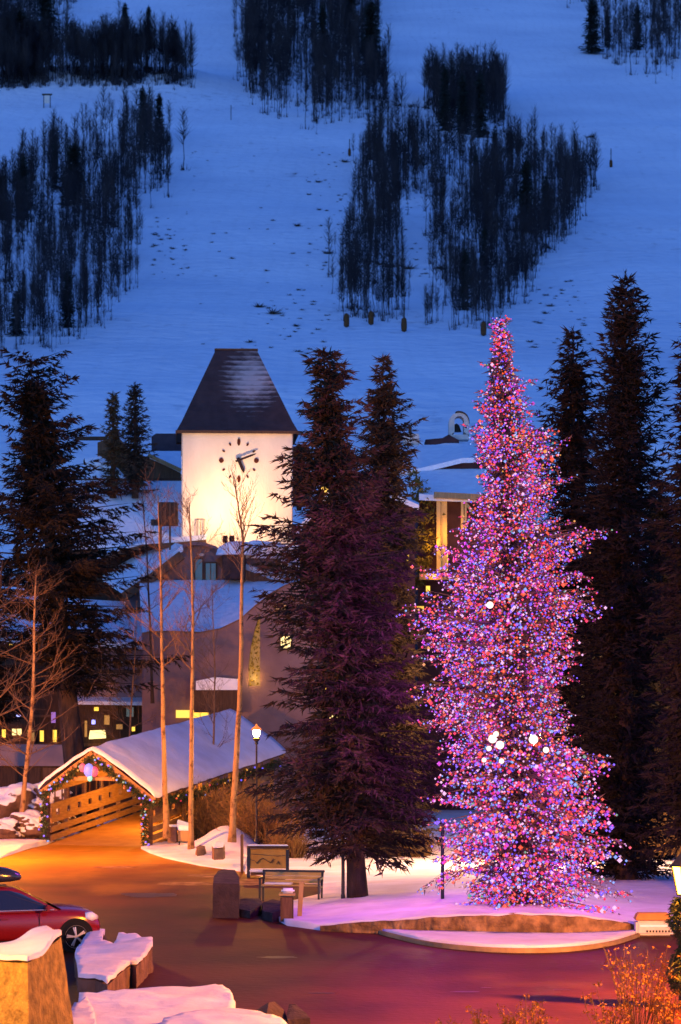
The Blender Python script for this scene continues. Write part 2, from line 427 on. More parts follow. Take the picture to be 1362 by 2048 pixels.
# raised snow bed round the big tree, wall, snow verge and kerb in front
wall_px = [(640, 1862, .10), (705, 1865, .22), (780, 1868, .30), (850, 1871, .40), (920, 1873, .47), (990, 1875, .51), (1050, 1875, .53), (1110, 1875, .51), (1180, 1874, .44), (1230, 1872, .34), (1285, 1869, .18)]
wall_pts = [(G(a, b), h) for a, b, h in wall_px]
def bed_h(x):
    xs = [p.x for p, h in wall_pts]; return float(np.interp(x, xs, [h for p, h in wall_pts]))
def zbed(x, y):
    h = bed_h(x); k = max(0, min(1, (y - 61) / 30))
    z = h * (1 - k) + .02 * k + .05
    z += .05 * nz(x, y, .5) + .03 * nz(x, y, 1.7, 4)
    return max(z, .03)
bed_out = [(p.x, p.y + .12) for p, h in wall_pts] + [(16, 61.5), (26, 66), (26, 98), (1.0, 99), (-5, 97), gx(500, 1720), gx(490, 1748), gx(560, 1757), gx(650, 1776), gx(645, 1795), gx(600, 1806), gx(525, 1826), gx(575, 1852)]
sheet('snow_bed', bed_out, zbed, .55, M['lamp_tinted_snow'], skirt=.25)
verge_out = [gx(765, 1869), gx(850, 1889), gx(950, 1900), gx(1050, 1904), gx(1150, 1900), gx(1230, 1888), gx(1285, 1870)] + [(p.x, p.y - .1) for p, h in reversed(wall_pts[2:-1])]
sheet('snow_verge', verge_out, lambda x, y: .14 + .03 * nz(x, y, 1.3), .4, M['lamp_tinted_snow'], skirt=.14)
m = MB()
kp = [G(758, 1869), G(850, 1891), G(950, 1902.5), G(1050, 1906.5), G(1150, 1902.5), G(1230, 1890), G(1290, 1870)]
kk = []
def crom(pts, n):
    out = []
    for i in range(len(pts) - 1):
        p0, p1, p2, p3 = pts[max(0, i - 1)], pts[i], pts[i + 1], pts[min(len(pts) - 1, i + 2)]
        for j in range(n):
            t = j / n; out.append(.5 * ((2 * p1) + (p2 - p0) * t + (2 * p0 - 5 * p1 + 4 * p2 - p3) * t * t + (3 * p1 - p0 - 3 * p2 + p3) * t ** 3))
    return out
kk = crom(kp, 6)
kk.append(kp[-1])
m.strip([p + Vector((0, -.10, .115)) for p in kk], [p + Vector((0, .06, .115)) for p in kk], .12)
tag(m.build('kerb', M['kerb'], bevel=.02), kind='structure')
root = empty('retaining_wall', wall_pts[5][0], 'low brown rubble stone wall curving in front of the lit Christmas tree', 'wall')
m = MB()
fr, bk = [], []
for i in range(len(wall_pts) - 1):
    for j in range(8):
        a, b = wall_pts[i], wall_pts[i + 1]; t = j / 8
        p = a[0].lerp(b[0], t); h = a[1] + (b[1] - a[1]) * t
        e = .03 * nz(p.x * 3, h, 1) + .02 * nz(p.x * 9, 2, 1)
        fr.append((p + Vector((0, -.08 + e, 0)), h + .015 + .035 * nz(p.x * 2.5, 9, 1)))
rows = 5
for p, h in fr:
    for r in range(rows): 
        zz = h * r / (rows - 1)
        m.v.append((p.x, p.y + .05 * nz(p.x * 2.2, zz * 6, 1, 2) + .03 * zz, zz - (.05 if r == 0 else 0)))
    m.v.append((p.x, p.y + .5, h))
    m.v.append((p.x, p.y + .5, -.05))
k = rows + 2
for i in range(len(fr) - 1):
    for r in range(k):
        r2 = (r + 1) % k
        m.f.append([i * k + r, (i + 1) * k + r, (i + 1) * k + r2, i * k + r2]); m.mi.append(0)
m.build('masonry', M['wall_stone'], root)

# ------------------------------------------------------------------ conifers
def interp_prof(prof, h):
    hs = [p[0] for p in prof]
    return float(np.interp(h, hs, [p[1] for p in prof])), float(np.interp(h, hs, [p[2] for p in prof]))

def conifer(rs, H, prof, lean=(0, 0), dz=.42, nb=7, dens=6.5, tuft=.22, k=5, droop=(-.22, .45), hbot=1.0, curl=.12, fine=1.0, ragged=.45, arms=(), core=.55, gaps=True):
    """returns (verts, tris, twig points) for a crown; prof: (height, left, right) in metres"""
    rng = np.random.default_rng(rs)
    VV = []; tips = []; done = []
    h = hbot
    while h < H - .15:
        f = h / H
        l_, r_ = interp_prof(prof, h)
        n = max(4, int(nb * (1 if f < .8 else .75)))
        a0 = rng.uniform(0, 6.28)
        here = [q for q in arms if h <= q[0] < h + dz * 1.21 and q not in done]
        done += here
        for b in range(n + len(here)):
            arm = here[b - n] if b >= n else None
            a = arm[1] if arm else a0 + 6.283 * b / n + rng.uniform(-.35, .35)
            c = math.cos(a); side = r_ if c > 0 else l_
            Rm = side * abs(c) + .5 * (l_ + r_) * (1 - abs(c))
            L = max(.12, Rm * rng.uniform(.70, .98) * (1 + ragged * noise.noise(Vector((c * 1.3 + rs, math.sin(a) * 1.3, h * .85)))))
            if arm: L = arm[2] * .93
            elif gaps and noise.noise(Vector((c * 1.6 + rs * 2, math.sin(a) * 1.6, h * .6 + 9))) < -.30: continue
            hh = h + rng.uniform(-.3, .3) * dz
            s = arm[3] if arm else droop[0] + (droop[1] - droop[0]) * f ** 1.3 + rng.uniform(-.1, .1)
            nt = max(3, int(L * dens + 2))
            t = np.clip(np.linspace(.08, 1, nt) + rng.uniform(-.03, .03, nt), .03, 1.02)
            ax = np.array((lean[0] * hh / H, lean[1] * hh / H, hh))
            dh = np.array((c, math.sin(a), 0.0)); pr = np.array((-math.sin(a), c, 0.0))
            p = ax + np.outer(t * L, dh); p[:, 2] += L * (s * t + curl * t * t)
            sg = np.where(np.arange(nt) % 2 == 0, 1.0, -1.0)
            ang = sg * rng.uniform(.45, 1.15, nt); ang[-1] *= .1
            td = np.outer(np.cos(ang), dh) + np.outer(np.sin(ang), pr)
            td[:, 2] += rng.uniform(-.55, .05, nt) + s * .5
            tl = np.clip(.10 + .34 * L * (1 - .72 * t) * rng.uniform(.6, 1.1, nt), .12, 1.0)
            kk_ = max(2, int(k * (.6 + .4 * fine)))
            w = (np.arange(kk_) + .5) / kk_
            q = (p[:, None, :] + td[:, None, :] * (tl[:, None, None] * w[None, :, None])).reshape(-1, 3)
            tips.append(p[:, None, :] + td[:, None, :] * (tl[:, None, None] * np.array((.3, .65, 1.0))[None, :, None]))
            D = np.repeat(td, kk_, 0) + rng.normal(0, .42, (nt * kk_, 3)); D /= np.linalg.norm(D, axis=1)[:, None]
            S = np.cross(D, rng.normal(0, 1, (nt * kk_, 3))); S /= np.linalg.norm(S, axis=1)[:, None]
            bl = tuft * rng.uniform(.6, 1.35, nt * kk_)[:, None]
            ww = bl * .125
            tri = np.stack((q - S * ww, q + S * ww, q + D * bl), 1)
            VV.append(tri.reshape(-1, 3))
            # the branch itself
            e = p[-1]; o = ax
            wv = np.array((0, 0, .035 + .006 * L))
            VV.append(np.array((o + wv, o - wv, e)))
        h += dz * (1.0 if f < .75 else .75) * rng.uniform(.8, 1.2)
    nc = int(900 * core * H / 15) + 4
    hz = rng.uniform(hbot + .2, H * .93, nc); ac = rng.uniform(0, 6.283, nc)
    Rc = np.array([sum(interp_prof(prof, q)) * .5 for q in hz]) * rng.uniform(.05, .50, nc) * np.clip(1.25 - .75 * hz / H, .2, 1)
    q = np.stack((lean[0] * hz / H + np.cos(ac) * Rc, lean[1] * hz / H + np.sin(ac) * Rc, hz - .15 * Rc), 1)
    q = np.repeat(q, 8, 0) + rng.normal(0, .10, (nc * 8, 3)); D = np.repeat(np.stack((np.cos(ac), np.sin(ac), -.3 + 0 * ac), 1), 8, 0) + rng.normal(0, .6, (nc * 8, 3)); D /= np.linalg.norm(D, axis=1)[:, None]
    S = np.cross(D, rng.normal(0, 1, (nc * 8, 3))); S /= np.linalg.norm(S, axis=1)[:, None]
    bl = 1.5 * tuft * rng.uniform(.7, 1.4, nc * 8)[:, None]
    VV.append(np.stack((q - S * bl * .15, q + S * bl * .15, q + D * bl), 1).reshape(-1, 3))
    # leader
    top = np.array((lean[0], lean[1], H))
    m_ = 40
    q = top - np.outer(rng.uniform(0, .7, m_), (0, 0, 1.0)); D = rng.normal(0, .5, (m_, 3)); D[:, 2] += .9; D /= np.linalg.norm(D, axis=1)[:, None]
    S = np.cross(D, rng.normal(0, 1, (m_, 3))); S /= np.linalg.norm(S, axis=1)[:, None]
    VV.append(np.stack((q - S * .02, q + S * .02, q + D * tuft * .9), 1).reshape(-1, 3))
    V = np.concatenate(VV); T = np.arange(len(V)).reshape(-1, 3)
    tp = np.concatenate([x.reshape(-1, 3) for x in tips])
    return V, T, tp

def spruce(name, label, base, H, prof, seed, cmat, group=None, trunk_r=.28, lean=(0, 0), cat='tree', **kw):
    root = empty(name, base, label, cat, group)
    m = MB()
    n = 9
    m.tube([base + Vector((lean[0] * i / n + .04 * nz(i, seed, .7), lean[1] * i / n, H * .97 * i / n - (.3 if i == 0 else 0))) for i in range(n + 1)],
           [max(.02, trunk_r * (1 - i / n) ** .8 * (1.25 if i == 0 else 1)) for i in range(n + 1)], 9)
    m.build('trunk', M['bark'], root, smooth=True)
    V, T, tp = conifer(seed, H, prof, lean, **kw)
    link_mesh('crown', np_mesh('crown', V, T, cmat), root)
    return root, tp

def prof_px(apex, base, rows, d):
    """rows of (py, left px, right px) measured from the leaning trunk line -> (height m, l m, r m), plus lean, height"""
    s = d / F
    H = (base[1] - apex[1]) * s
    out = [((base[1] - y) * s, l * s, r * s) for y, l, r in rows]
    return H, sorted(out), ((apex[0] - base[0]) * s, 0)

def centre_spruces():
    d = 69.5
    H, pr, ln = prof_px((648, 700), (716, 1812), [(705, 6, 8), (730, 34, 36), (775, 22, 42), (810, 34, 48), (850, 62, 62), (880, 48, 80), (960, 95, 120), (1010, 128, 130), (1085, 172, 140), (1150, 135, 135),
                   (1250, 135, 135), (1350, 160, 150), (1430, 165, 168), (1475, 170, 175), (1530, 200, 180), (1570, 195, 182), (1620, 182, 186), (1690, 140, 180), (1740, 76, 110)], d)
    spruce('spruce_tree', 'tall ragged dark spruce with two-pronged look and bare lower trunk, left of the lit tree', P(716, 1812, d), H, pr, 11, M['needles'], lean=ln, trunk_r=.27, hbot=1.75, dz=.36, nb=10, dens=9.0, tuft=.21, k=9, ragged=.55, droop=(-.30, .35), arms=[((1812 - y) * d / F, a, w * d / F, sl) for y, a, w, sl in [(735, 3.14, 36, .9), (742, .0, 40, .7), (752, .3, 30, 1.2), (800, 3.0, 38, .2), (850, .0, 75, .55), (880, 3.14, 62, -.05), (905, 3.2, 72, -.1), (868, .1, 58, .8), (960, 3.14, 85, -.05), (1015, 3.1, 150, -.15), (1090, 3.14, 185, -.12), (1075, 3.3, 160, -.2), (1110, 3.0, 150, -.25)]])
    d = 88
    H, pr, ln = prof_px((766, 712), (778, 1719), [(716, 5, 5), (760, 20, 18), (800, 30, 28), (825, 36, 62), (850, 60, 48), (900, 70, 58), (1000, 90, 62), (1100, 110, 70), (1250, 130, 80), (1400, 140, 92), (1560, 140, 100), (1690, 110, 95)], d)
    spruce('spruce_tree', 'slender dark spruce rising between the ragged spruce and the lit tree', P(778, 1719, d), H, pr, 23, M['needles'], lean=ln, trunk_r=.3, hbot=.8, dz=.40, nb=10, dens=8, tuft=.23, k=8, droop=(-.25, .35), arms=[((1719 - y) * d / F, a, w * d / F, sl) for y, a, w, sl in [(850, .0, 76, .30), (858, .2, 60, .35), (905, .1, 58, .5), (840, 3.1, 50, .4)]])
centre_spruces()

def left_spruce():
    d = 106
    H, pr, ln = prof_px((62, 712), (165, 1662), [(715, 14, 12), (735, 58, 55), (790, 60, 74), (850, 76, 84), (900, 80, 92), (960, 100, 135), (1010, 130, 170), (1060, 165, 180), (1110, 180, 172), (1160, 180, 180), (1250, 180, 175), (1330, 160, 160), (1400, 110, 110)], d)
    spruce('spruce_tree', 'big sparse dark spruce at the left edge, its thick trunk behind the covered bridge', P(165, 1662, d), H, pr, 5, M['dark_needles'], lean=ln, trunk_r=.55, hbot=6.3, dz=.55, nb=9, dens=7.0, tuft=.28, k=10, core=.55, ragged=.85, droop=(-.34, .25), curl=.16)
left_spruce()
def left_edge_spruce():
    d = 111
    H, pr, ln = prof_px((-45, 985), (-40, 1640), [(990, 4, 4), (1080, 40, 50), (1200, 70, 85), (1350, 90, 110), (1480, 90, 115), (1640, 60, 70)], d)
    spruce('spruce_tree', 'dark spruce mostly outside the left edge, behind the bare limbs', P(-40, 1640, d), H, pr, 6, M['dark_needles'], lean=ln, hbot=4.6, dz=.45, nb=9, dens=6, tuft=.28, k=8, droop=(-.3, .3))
left_edge_spruce()

def right_spruces():
    d = 80
    H, pr, ln = prof_px((1146, 658), (1150, 1753), [(660, 4, 4), (700, 18, 20), (760, 46, 42), (800, 64, 60), (850, 76, 70), (900, 92, 80), (960, 95, 92), (1100, 120, 112), (1400, 140, 130), (1700, 140, 130)], d)
    spruce('spruce_tree', 'dark pointed spruce with stepped branches, directly right of the lit tree', P(1150, 1753, d), H, pr, 31, M['dark_needles'], lean=ln, hbot=.8, dz=.44, nb=9, dens=7.5, tuft=.22, k=8, droop=(-.2, .3), curl=.18)
    d = 77
    H, pr, ln = prof_px((1250, 545), (1252, 1767), [(548, 5, 5), (590, 18, 20), (640, 40, 42), (700, 56, 50), (760, 62, 62), (830, 62, 72), (900, 72, 80), (1000, 90, 84), (1200, 108, 104), (1400, 112, 112), (1720, 110, 110)], d)
    spruce('spruce_tree', 'tallest dark spruce with a dense narrow spire on the right', P(1252, 1767, d), H, pr, 37, M['dark_needles'], lean=ln, hbot=.4, dz=.34, nb=10, dens=8, tuft=.22, k=8, droop=(.0, .75), curl=.15)
    d = 70
    H, pr, ln = prof_px((1385, 640), (1390, 1806), [(645, 5, 5), (700, 28, 28), (800, 45, 45), (900, 60, 60), (950, 80, 80), (1100, 95, 95), (1400, 120, 120), (1660, 120, 120)], d)
    spruce('spruce_tree', 'dark spruce cut off by the right edge of the view, behind the garlanded lamp', P(1390, 1806, d), H, pr, 41, M['dark_needles'], lean=ln, hbot=1.9, dz=.44, nb=9, dens=7.5, tuft=.22, k=8, droop=(-.3, .3), curl=.15)
    d = 90
    for i, (px, ytop, w, sd, lab) in enumerate([(1318, 950, 95, 51, 'lower dark spruce filling the gap between the tall spire and the edge spruce'), (1205, 930, 100, 53, 'dark spruce standing behind the two pointed spruces on the right'),
                                       (1085, 1040, 95, 57, 'short dark spruce half hidden behind the lit tree')]):
        by = 1378 + 6 * F / d
        H, pr, ln = prof_px((px, ytop), (px, by), [(ytop, 4, 4), (ytop + 120, w * .5, w * .5), (ytop + 300, w, w), (by - 30, w * 1.1, w * 1.1)], d)
        spruce('spruce_tree', lab, P(px, by, d), H, pr, sd, M['dark_needles'], hbot=.3, dz=.42, nb=10, dens=6.5, tuft=.27, k=8, droop=(-.25, .3))
        d += 4
right_spruces()

def back_trees():
    d = 131
    for px, ytop, yb, w, sd, mt, lab in [(226, 785, 985, 25, 61, 'needles_warm', 'brownish bushy conifer behind the snowy roof left of the clock tower'), (270, 765, 985, 36, 63, 'needles', 'small dark pointed spruce just left of the clock tower'),
                                ]:
        H, pr, ln = prof_px((px, ytop), (px, yb), [(ytop, 3, 3), (ytop + 40, w * .38, w * .38), (ytop + 90, w * .8, w * .8), (ytop + 140, w, w), (yb, w * 1.1, w * 1.1)], d)
        spruce('spruce_tree', lab, P(px, yb, d), H, pr, sd, M[mt], hbot=.1, dz=.34, nb=8, dens=7, tuft=.20, k=6, droop=(-.1, .9), core=.25, trunk_r=.15)
    d = 134
    H, pr, ln = prof_px((598, 888), (598, 1010), [(890, 12, 12), (920, 22, 24), (980, 26, 26)], d)
    spruce('spruce_tree', 'small brown rounded conifer just right of the clock tower', P(598, 1010, d), H, pr, 67, M['needles_warm'], hbot=.1, dz=.3, nb=9, dens=7, tuft=.25, k=5, droop=(0, .9), trunk_r=.12)
back_trees()

# ------------------------------------------------------------------ the lit Christmas tree
BULB = [((1.0, .012, .06), .80, .22), ((.62, .03, .66), .75, .17), ((.13, .09, 1.0), .95, .23), ((1.0, .55, .92), .75, .16), ((1.0, .085, .004), .75, .13), ((.12, .40, 1.0), .75, .08), ((1.0, .42, .03), .6, .035), ((.10, .55, .35), .5, .015)]
BM = [emit('bulb_glow', c, s * .60) for c, s, w in BULB]
OCT = np.array([(1, 0, 0), (-1, 0, 0), (0, 1, 0), (0, -1, 0), (0, 0, 1), (0, 0, -1)], np.float32)
OCF = np.array([(0, 2, 4), (2, 1, 4), (1, 3, 4), (3, 0, 4), (2, 0, 5), (1, 2, 5), (3, 1, 5), (0, 3, 5)])
def ico(r, sub=1):
    bm = bmesh.new(); bmesh.ops.create_icosphere(bm, subdivisions=sub, radius=r)
    v = [tuple(x.co) for x in bm.verts]; f = [[q.index for q in x.verts] for x in bm.faces]; bm.free(); return v, f
TREE_W = 27
def christmas_tree():
    d = 63.6; base = P(1045, 1822, d); base.z = .42
    by = 1820
    rows = [(632, 2, 2), (680, 9, 11), (740, 17, 19), (790, 30, 40), (830, 56, 44), (870, 58, 55), (905, 66, 92), (950, 60, 112), (990, 48, 112), (1030, 60, 105), (1075, 92, 110), (1085, 100, 160), (1105, 122, 115), (1150, 165, 125),
            (1200, 190, 150), (1228, 200, 165), (1260, 190, 130), (1300, 195, 125), (1340, 150, 130), (1400, 178, 118), (1440, 165, 120), (1480, 160, 150), (1525, 155, 182), (1545, 165, 145), (1600, 158, 178), (1650, 168, 192), (1700, 165, 195), (1750, 140, 180), (1800, 128, 155)]
    S_ = d / F; PI_ = math.pi
    arms = [((1820 - py) * S_, a, w * S_, sl) for py, a, w, sl in [(1072, .0, 205, .02), (1085, .25, 170, .0), (1150, -.1, 190, -.42), (1168, .1, 170, -.45), (1500, .0, 185, -.12), (1420, PI_, 200, -.12), (1430, PI_ + .15, 185, -.15), (1250, PI_, 200, -.1), (1290, PI_ - .2, 195, -.2), (1078, .12, 190, .0), (1620, PI_ - .2, 195, -.85), (1640, PI_ + .25, 180, -.8),
             (870, .0, 95, .12), (900, .2, 105, .0), (960, -.2, 118, -.05), (770, .0, 62, .45), (735, PI_, 34, .5), (860, PI_, 78, .1), (1590, .1, 185, -.2), (1660, -.2, 185, -.3)]]
    H, pr, ln = prof_px((1000, 624), (1045, by), rows, d)
    root, tp = spruce('christmas_tree', 'tall Christmas tree covered in thousands of pink, red and blue lights', base, H - .15, pr, 77, M['tree_needles'], lean=ln, trunk_r=.24, hbot=.18, dz=.27, nb=13, dens=8.6, tuft=.15, k=4, droop=(-.34, .5), curl=.12, ragged=.45, arms=arms, gaps=False, core=.9)
    rng = np.random.default_rng(9)
    # lights sit on the outer half of the branches
    hz = tp[:, 2]; ax = np.stack((ln[0] * hz / H, 0 * hz), 1)
    rad = np.hypot(tp[:, 0] - ax[:, 0], tp[:, 1] - ax[:, 1])
    L = np.array([interp_prof(pr, h) for h in np.clip(hz, 0, H)]); Rm = .5 * L.sum(1)
    keep = (rad > .30 * Rm) & (rad < 1.9 * Rm + .6)
    q = tp[keep]; print('bulb spots', len(q)); q = q[np.argsort(rng.random(len(q)) * (1 - .45 * (q[:, 2] < 4.5)))][:120000]
    q = q + rng.normal(0, .035, q.shape)
    q[:, 2] = np.maximum(q[:, 2], .05)
    cols = rng.choice(len(BULB), len(q), p=np.array([w for *_, w in BULB]) / sum(w for *_, w in BULB))
    # the hundred that show largest: nearest, one part each
    front = np.argsort(q[:, 1] + rng.uniform(0, 1.2, len(q)))[:100]
    mask = np.ones(len(q), bool); mask[front] = False
    qs, cs = q[mask], cols[mask]
    rr = rng.uniform(.012, .034, len(qs)) * (1 + .7 * (rng.random(len(qs)) < .10)) * (1 + .25 * (qs[:, 2] < 4.2)) * (1.0 + .25 * (cs == 4))
    V = (qs[:, None, :] + OCT[None] * rr[:, None, None]).reshape(-1, 3)
    T = (OCF[None] + (np.arange(len(qs)) * 6)[:, None, None]).reshape(-1, 3)
    o = link_mesh('fairy_lights', np_mesh('fairy_lights', V, T, BM, np.repeat(cs, 8)), root); o['kind'] = 'stuff'
    v, f = ico(.040, 2); pro = []
    for mt in BM:
        me = bpy.data.meshes.new('bulb'); me.from_pydata(v, [], f); me.materials.append(mt); pro.append(me)
    for i in front:
        b = link_mesh('bulb', pro[cols[i]], root); b.location = tuple(q[i])
    # white globes put in for street lamps glimpsed through the branches
    v, f = ico(.115, 3)
    me = bpy.data.meshes.new('white_globe'); me.from_pydata(v, [], f); me.materials.append(emit('white_globe_glow', (1, .66, .52), .9))
    for px, py, s in [(985, 1478, .9), (1000, 1490, .9), (1067, 1479, 1.0), (1092, 1500, .65), (980, 1210, .75), (978, 1497, .55), (968, 1520, .5), (1003, 1522, .55), (992, 1468, .6)]:
        hz_ = (1820 - py) * d / F; l, r = interp_prof(pr, hz_)
        g = link_mesh('white_globe', me, root)
        dd = d - .5 * (l + r) * .93
        g.location = P(px, py, dd) - base; g.scale = (s, s, s)
        g['label'] = 'white glowing globe standing in for a street lamp seen through the branches'
    # added unseen point lights boost the bulbs' glow on snow, foliage and neighbours
    for z, a, r, k in [(4.2, 2.3, 2.9, 1.5), (5.8, 2.4, 3.0, 5), (8.0, 2.4, 2.8, 8), (10.0, 2.5, 2.4, 5), (6.0, .1, 2.8, 1.6)] + [(.8 + 1.25 * i, -1.57 + .9 * (-1) ** i, .55 + .5 * (1 - i / 11), .50 * (1 - i / 16)) for i in range(11)] + [q + (.42,) for q in [(1.0, -1.9, 1.9), (1.2, -.9, 2.2), (1.4, .0, 2.6), (1.3, .6, 2.6), (1.3, 2.9, 1.9), (3.6, -1.5, 2.1), (3.8, 3.1, 2.7), (2.4, 3.2, 2.6), (5.6, 3.2, 2.6), (7.2, 3.0, 2.6), (6.0, -.3, 2.2), (8.5, 3.1, 2.0), (3.4, .1, 2.6)]]:
        ld = bpy.data.lights.new('bulb_fill_light', 'POINT'); ld.energy = TREE_W * k; ld.color = (.72, .07, 1); ld.shadow_soft_size = .25
        lo = bpy.data.objects.new('bulb_fill_light', ld); COL.objects.link(lo); lo.parent = root; lo.location = (ln[0] * z / H + r * math.cos(a), r * math.sin(a), z)
christmas_tree()

# ------------------------------------------------------------------ bare trees
def bare_tree(name, label, pts, r0, r1, seed, bmat, group=None, n_br=26, br_len=1.6, start=.35, up=.9, twigs=5, cat='tree', tw=.008, top_cut=1.0):
    """pts: trunk polyline in world space"""
    rnd = random.Random(seed)
    root = empty(name, pts[0], label, cat, group)
    m = MB(); n = len(pts)
    sub = []
    for i in range(n - 1):
        for j in range(4): sub.append(Vector(pts[i]).lerp(Vector(pts[i + 1]), j / 4))
    sub.append(Vector(pts[-1])); N = len(sub)
    for i, p in enumerate(sub): p += Vector((.03 * nz(i * .6, seed, 1), .03 * nz(i * .6, seed + 5, 1), 0)) * (1 if i else 0)
    rad = [r0 + (r1 - r0) * (i / (N - 1)) ** .8 for i in range(N)]; rad[0] *= 1.3
    sub[0] -= Vector((0, 0, .15))
    m.tube(sub, rad, 8); m.build('trunk', bmat, root, smooth=True)
    b = MB()
    def grow(p, d, L, r, lev):
        q = [p]; k = 4; dd = d.copy(); kids = []
        for i in range(k):
            dd = (dd + Vector((rnd.gauss(0, .14), rnd.gauss(0, .14), .10 * up))).normalized()
            q.append(q[-1] + dd * (L / k)); kids.append((q[-1].copy(), dd.copy(), i))
        b.tube(q, [max(r * (1 - i / k * .8), .003) for i in range(k + 1)], 4 if lev else 5, cap=False)
        if lev < 2:
            for pp, d2, i in kids:
                for _ in range(2 if lev == 0 else 1):
                    if rnd.random() < .85:
                        nd = (d2 + Vector((rnd.gauss(0, .6), rnd.gauss(0, .6), rnd.gauss(.15, .4)))).normalized()
                        grow(pp, nd, L * rnd.uniform(.35, .6), max(r * .45, tw * .6), lev + 1)
    for i in range(n_br):
        f = start + (top_cut - start) * (i + rnd.random()) / n_br
        p = sub[min(N - 1, int(f * (N - 1)))]
        a = rnd.uniform(0, 6.28)
        d = Vector((math.cos(a), math.sin(a), up * rnd.uniform(.5, 1.5))).normalized()
        L = br_len * (1.15 - .6 * f) * rnd.uniform(.6, 1.2)
        grow(p, d, L, max(tw, rad[min(N - 1, int(f * (N - 1)))] * .38), 0)
    b.build('branches', M['twig'], root, fix=False)
    return root
def trunk_line(pxs, d): return [P(x, y, d) for x, y in pxs]
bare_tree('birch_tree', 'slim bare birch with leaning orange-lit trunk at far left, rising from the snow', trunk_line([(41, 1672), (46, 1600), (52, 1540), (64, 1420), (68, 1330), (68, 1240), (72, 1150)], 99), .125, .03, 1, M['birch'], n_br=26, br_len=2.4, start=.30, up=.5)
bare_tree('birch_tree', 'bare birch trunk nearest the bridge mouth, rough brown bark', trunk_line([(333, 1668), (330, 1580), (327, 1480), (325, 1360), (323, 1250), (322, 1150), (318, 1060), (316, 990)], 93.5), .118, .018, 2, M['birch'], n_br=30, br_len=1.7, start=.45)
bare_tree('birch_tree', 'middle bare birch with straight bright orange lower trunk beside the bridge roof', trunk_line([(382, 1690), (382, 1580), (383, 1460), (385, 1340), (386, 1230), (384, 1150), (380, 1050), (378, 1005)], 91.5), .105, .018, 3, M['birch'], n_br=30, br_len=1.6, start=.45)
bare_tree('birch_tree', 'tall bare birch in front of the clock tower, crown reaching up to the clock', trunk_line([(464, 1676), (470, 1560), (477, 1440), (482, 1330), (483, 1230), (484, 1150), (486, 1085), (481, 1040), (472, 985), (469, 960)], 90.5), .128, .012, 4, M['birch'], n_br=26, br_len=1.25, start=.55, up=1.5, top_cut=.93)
bare_tree('bare_tree', 'dark bare tree with spreading limbs at the left edge below the big spruce', trunk_line([(-25, 1660), (-28, 1500), (-18, 1380), (-8, 1250), (5, 1120)], 102), .2, .03, 8, M['bark'], n_br=24, br_len=3.2, start=.3, up=.5)
bare_tree('bare_tree', 'reddish twiggy sapling in front of the plain stucco wall', trunk_line([(425, 1560), (428, 1450), (430, 1340), (426, 1240), (424, 1170)], 104), .05, .012, 15, M['twig'], n_br=30, br_len=1.6, start=.15, up=.7)
bare_tree('bare_tree', 'twiggy sapling behind the birch nearest the bridge mouth', trunk_line([(255, 1560), (262, 1420), (270, 1310), (274, 1200)], 106), .06, .012, 16, M['twig'], n_br=30, br_len=2.0, start=.2, up=.6)
bare_tree('bare_tree', 'thin leafless sapling between the big spruce and the gabled roofs', trunk_line([(305, 1400), (300, 1250), (295, 1130), (288, 1030), (284, 985)], 113), .07, .012, 9, M['bark'], n_br=22, br_len=1.4, start=.3)

# ------------------------------------------------------------------ hillside: aspens, conifers, scrub, poles
def aspen_unit(seed):
    rng = np.random.default_rng(seed)
    V = []; 
    w = .0066
    # trunk: three-sided, slightly crooked
    pts = [np.array((rng.normal(0, .008) * i, rng.normal(0, .008) * i, i / 5)) for i in range(6)]
    VT = []; TT = []
    for i, p in enumerate(pts):
        for j in range(3):
            a = 2.094 * j; VT.append(p + np.array((math.cos(a), math.sin(a), 0)) * w * (1 - .15 * i))
    for i in range(5):
        for j in range(3):
            a, b = i * 3 + j, i * 3 + (j + 1) % 3
            TT += [(a, b, b + 3), (a, b + 3, a + 3)]
    n = 66
    z = rng.uniform(.40, .98, n); a = rng.uniform(0, 6.28, n)
    o = np.stack((0 * z, 0 * z, z), 1)
    L = .055 + .20 * (1 - z) * rng.uniform(.5, 1.1, n)
    D = np.stack((np.cos(a), np.sin(a), rng.uniform(.7, 1.9, n)), 1)
    e = o + D * L[:, None]
    S = np.stack((-np.sin(a), np.cos(a), 0 * a), 1) * .0040
    tri = np.stack((o - S, o + S, e), 1).reshape(-1, 3)
    S2 = np.stack((0 * a, 0 * a, 0 * a + .0040), 1)
    tri2 = np.stack((o - S2, o + S2, e), 1).reshape(-1, 3)
    g = 14; a = rng.uniform(0, 6.28, g)
    o3 = np.stack((np.cos(a), np.sin(a), 0 * a), 1) * rng.uniform(0, .10, g)[:, None]; o3[:, 2] = -.02
    e3 = o3 + np.stack((rng.normal(0, .03, g), rng.normal(0, .03, g), rng.uniform(.05, .20, g)), 1); S3 = np.stack((-np.sin(a), np.cos(a), 0 * a), 1) * .006
    tri3 = np.stack((o3 - S3, o3 + S3, e3), 1).reshape(-1, 3)
    V = np.concatenate((np.array(VT), tri, tri2, tri3)); b = len(VT)
    T = np.concatenate((np.array(TT), b + np.arange(len(tri) + len(tri2) + len(tri3)).reshape(-1, 3)))
    return V, T
UNITS = [aspen_unit(100 + i) for i in range(6)]
UM = [np_mesh('aspen_tree', V, T, M['aspen']) for V, T in UNITS]
def inpoly(x, y, poly):
    r = False; j = len(poly) - 1
    for i in range(len(poly)):
        if (poly[i][1] > y) != (poly[j][1] > y) and x < (poly[j][0] - poly[i][0]) * (y - poly[i][1]) / (poly[j][1] - poly[i][1]) + poly[i][0]: r = not r
        j = i
    return r
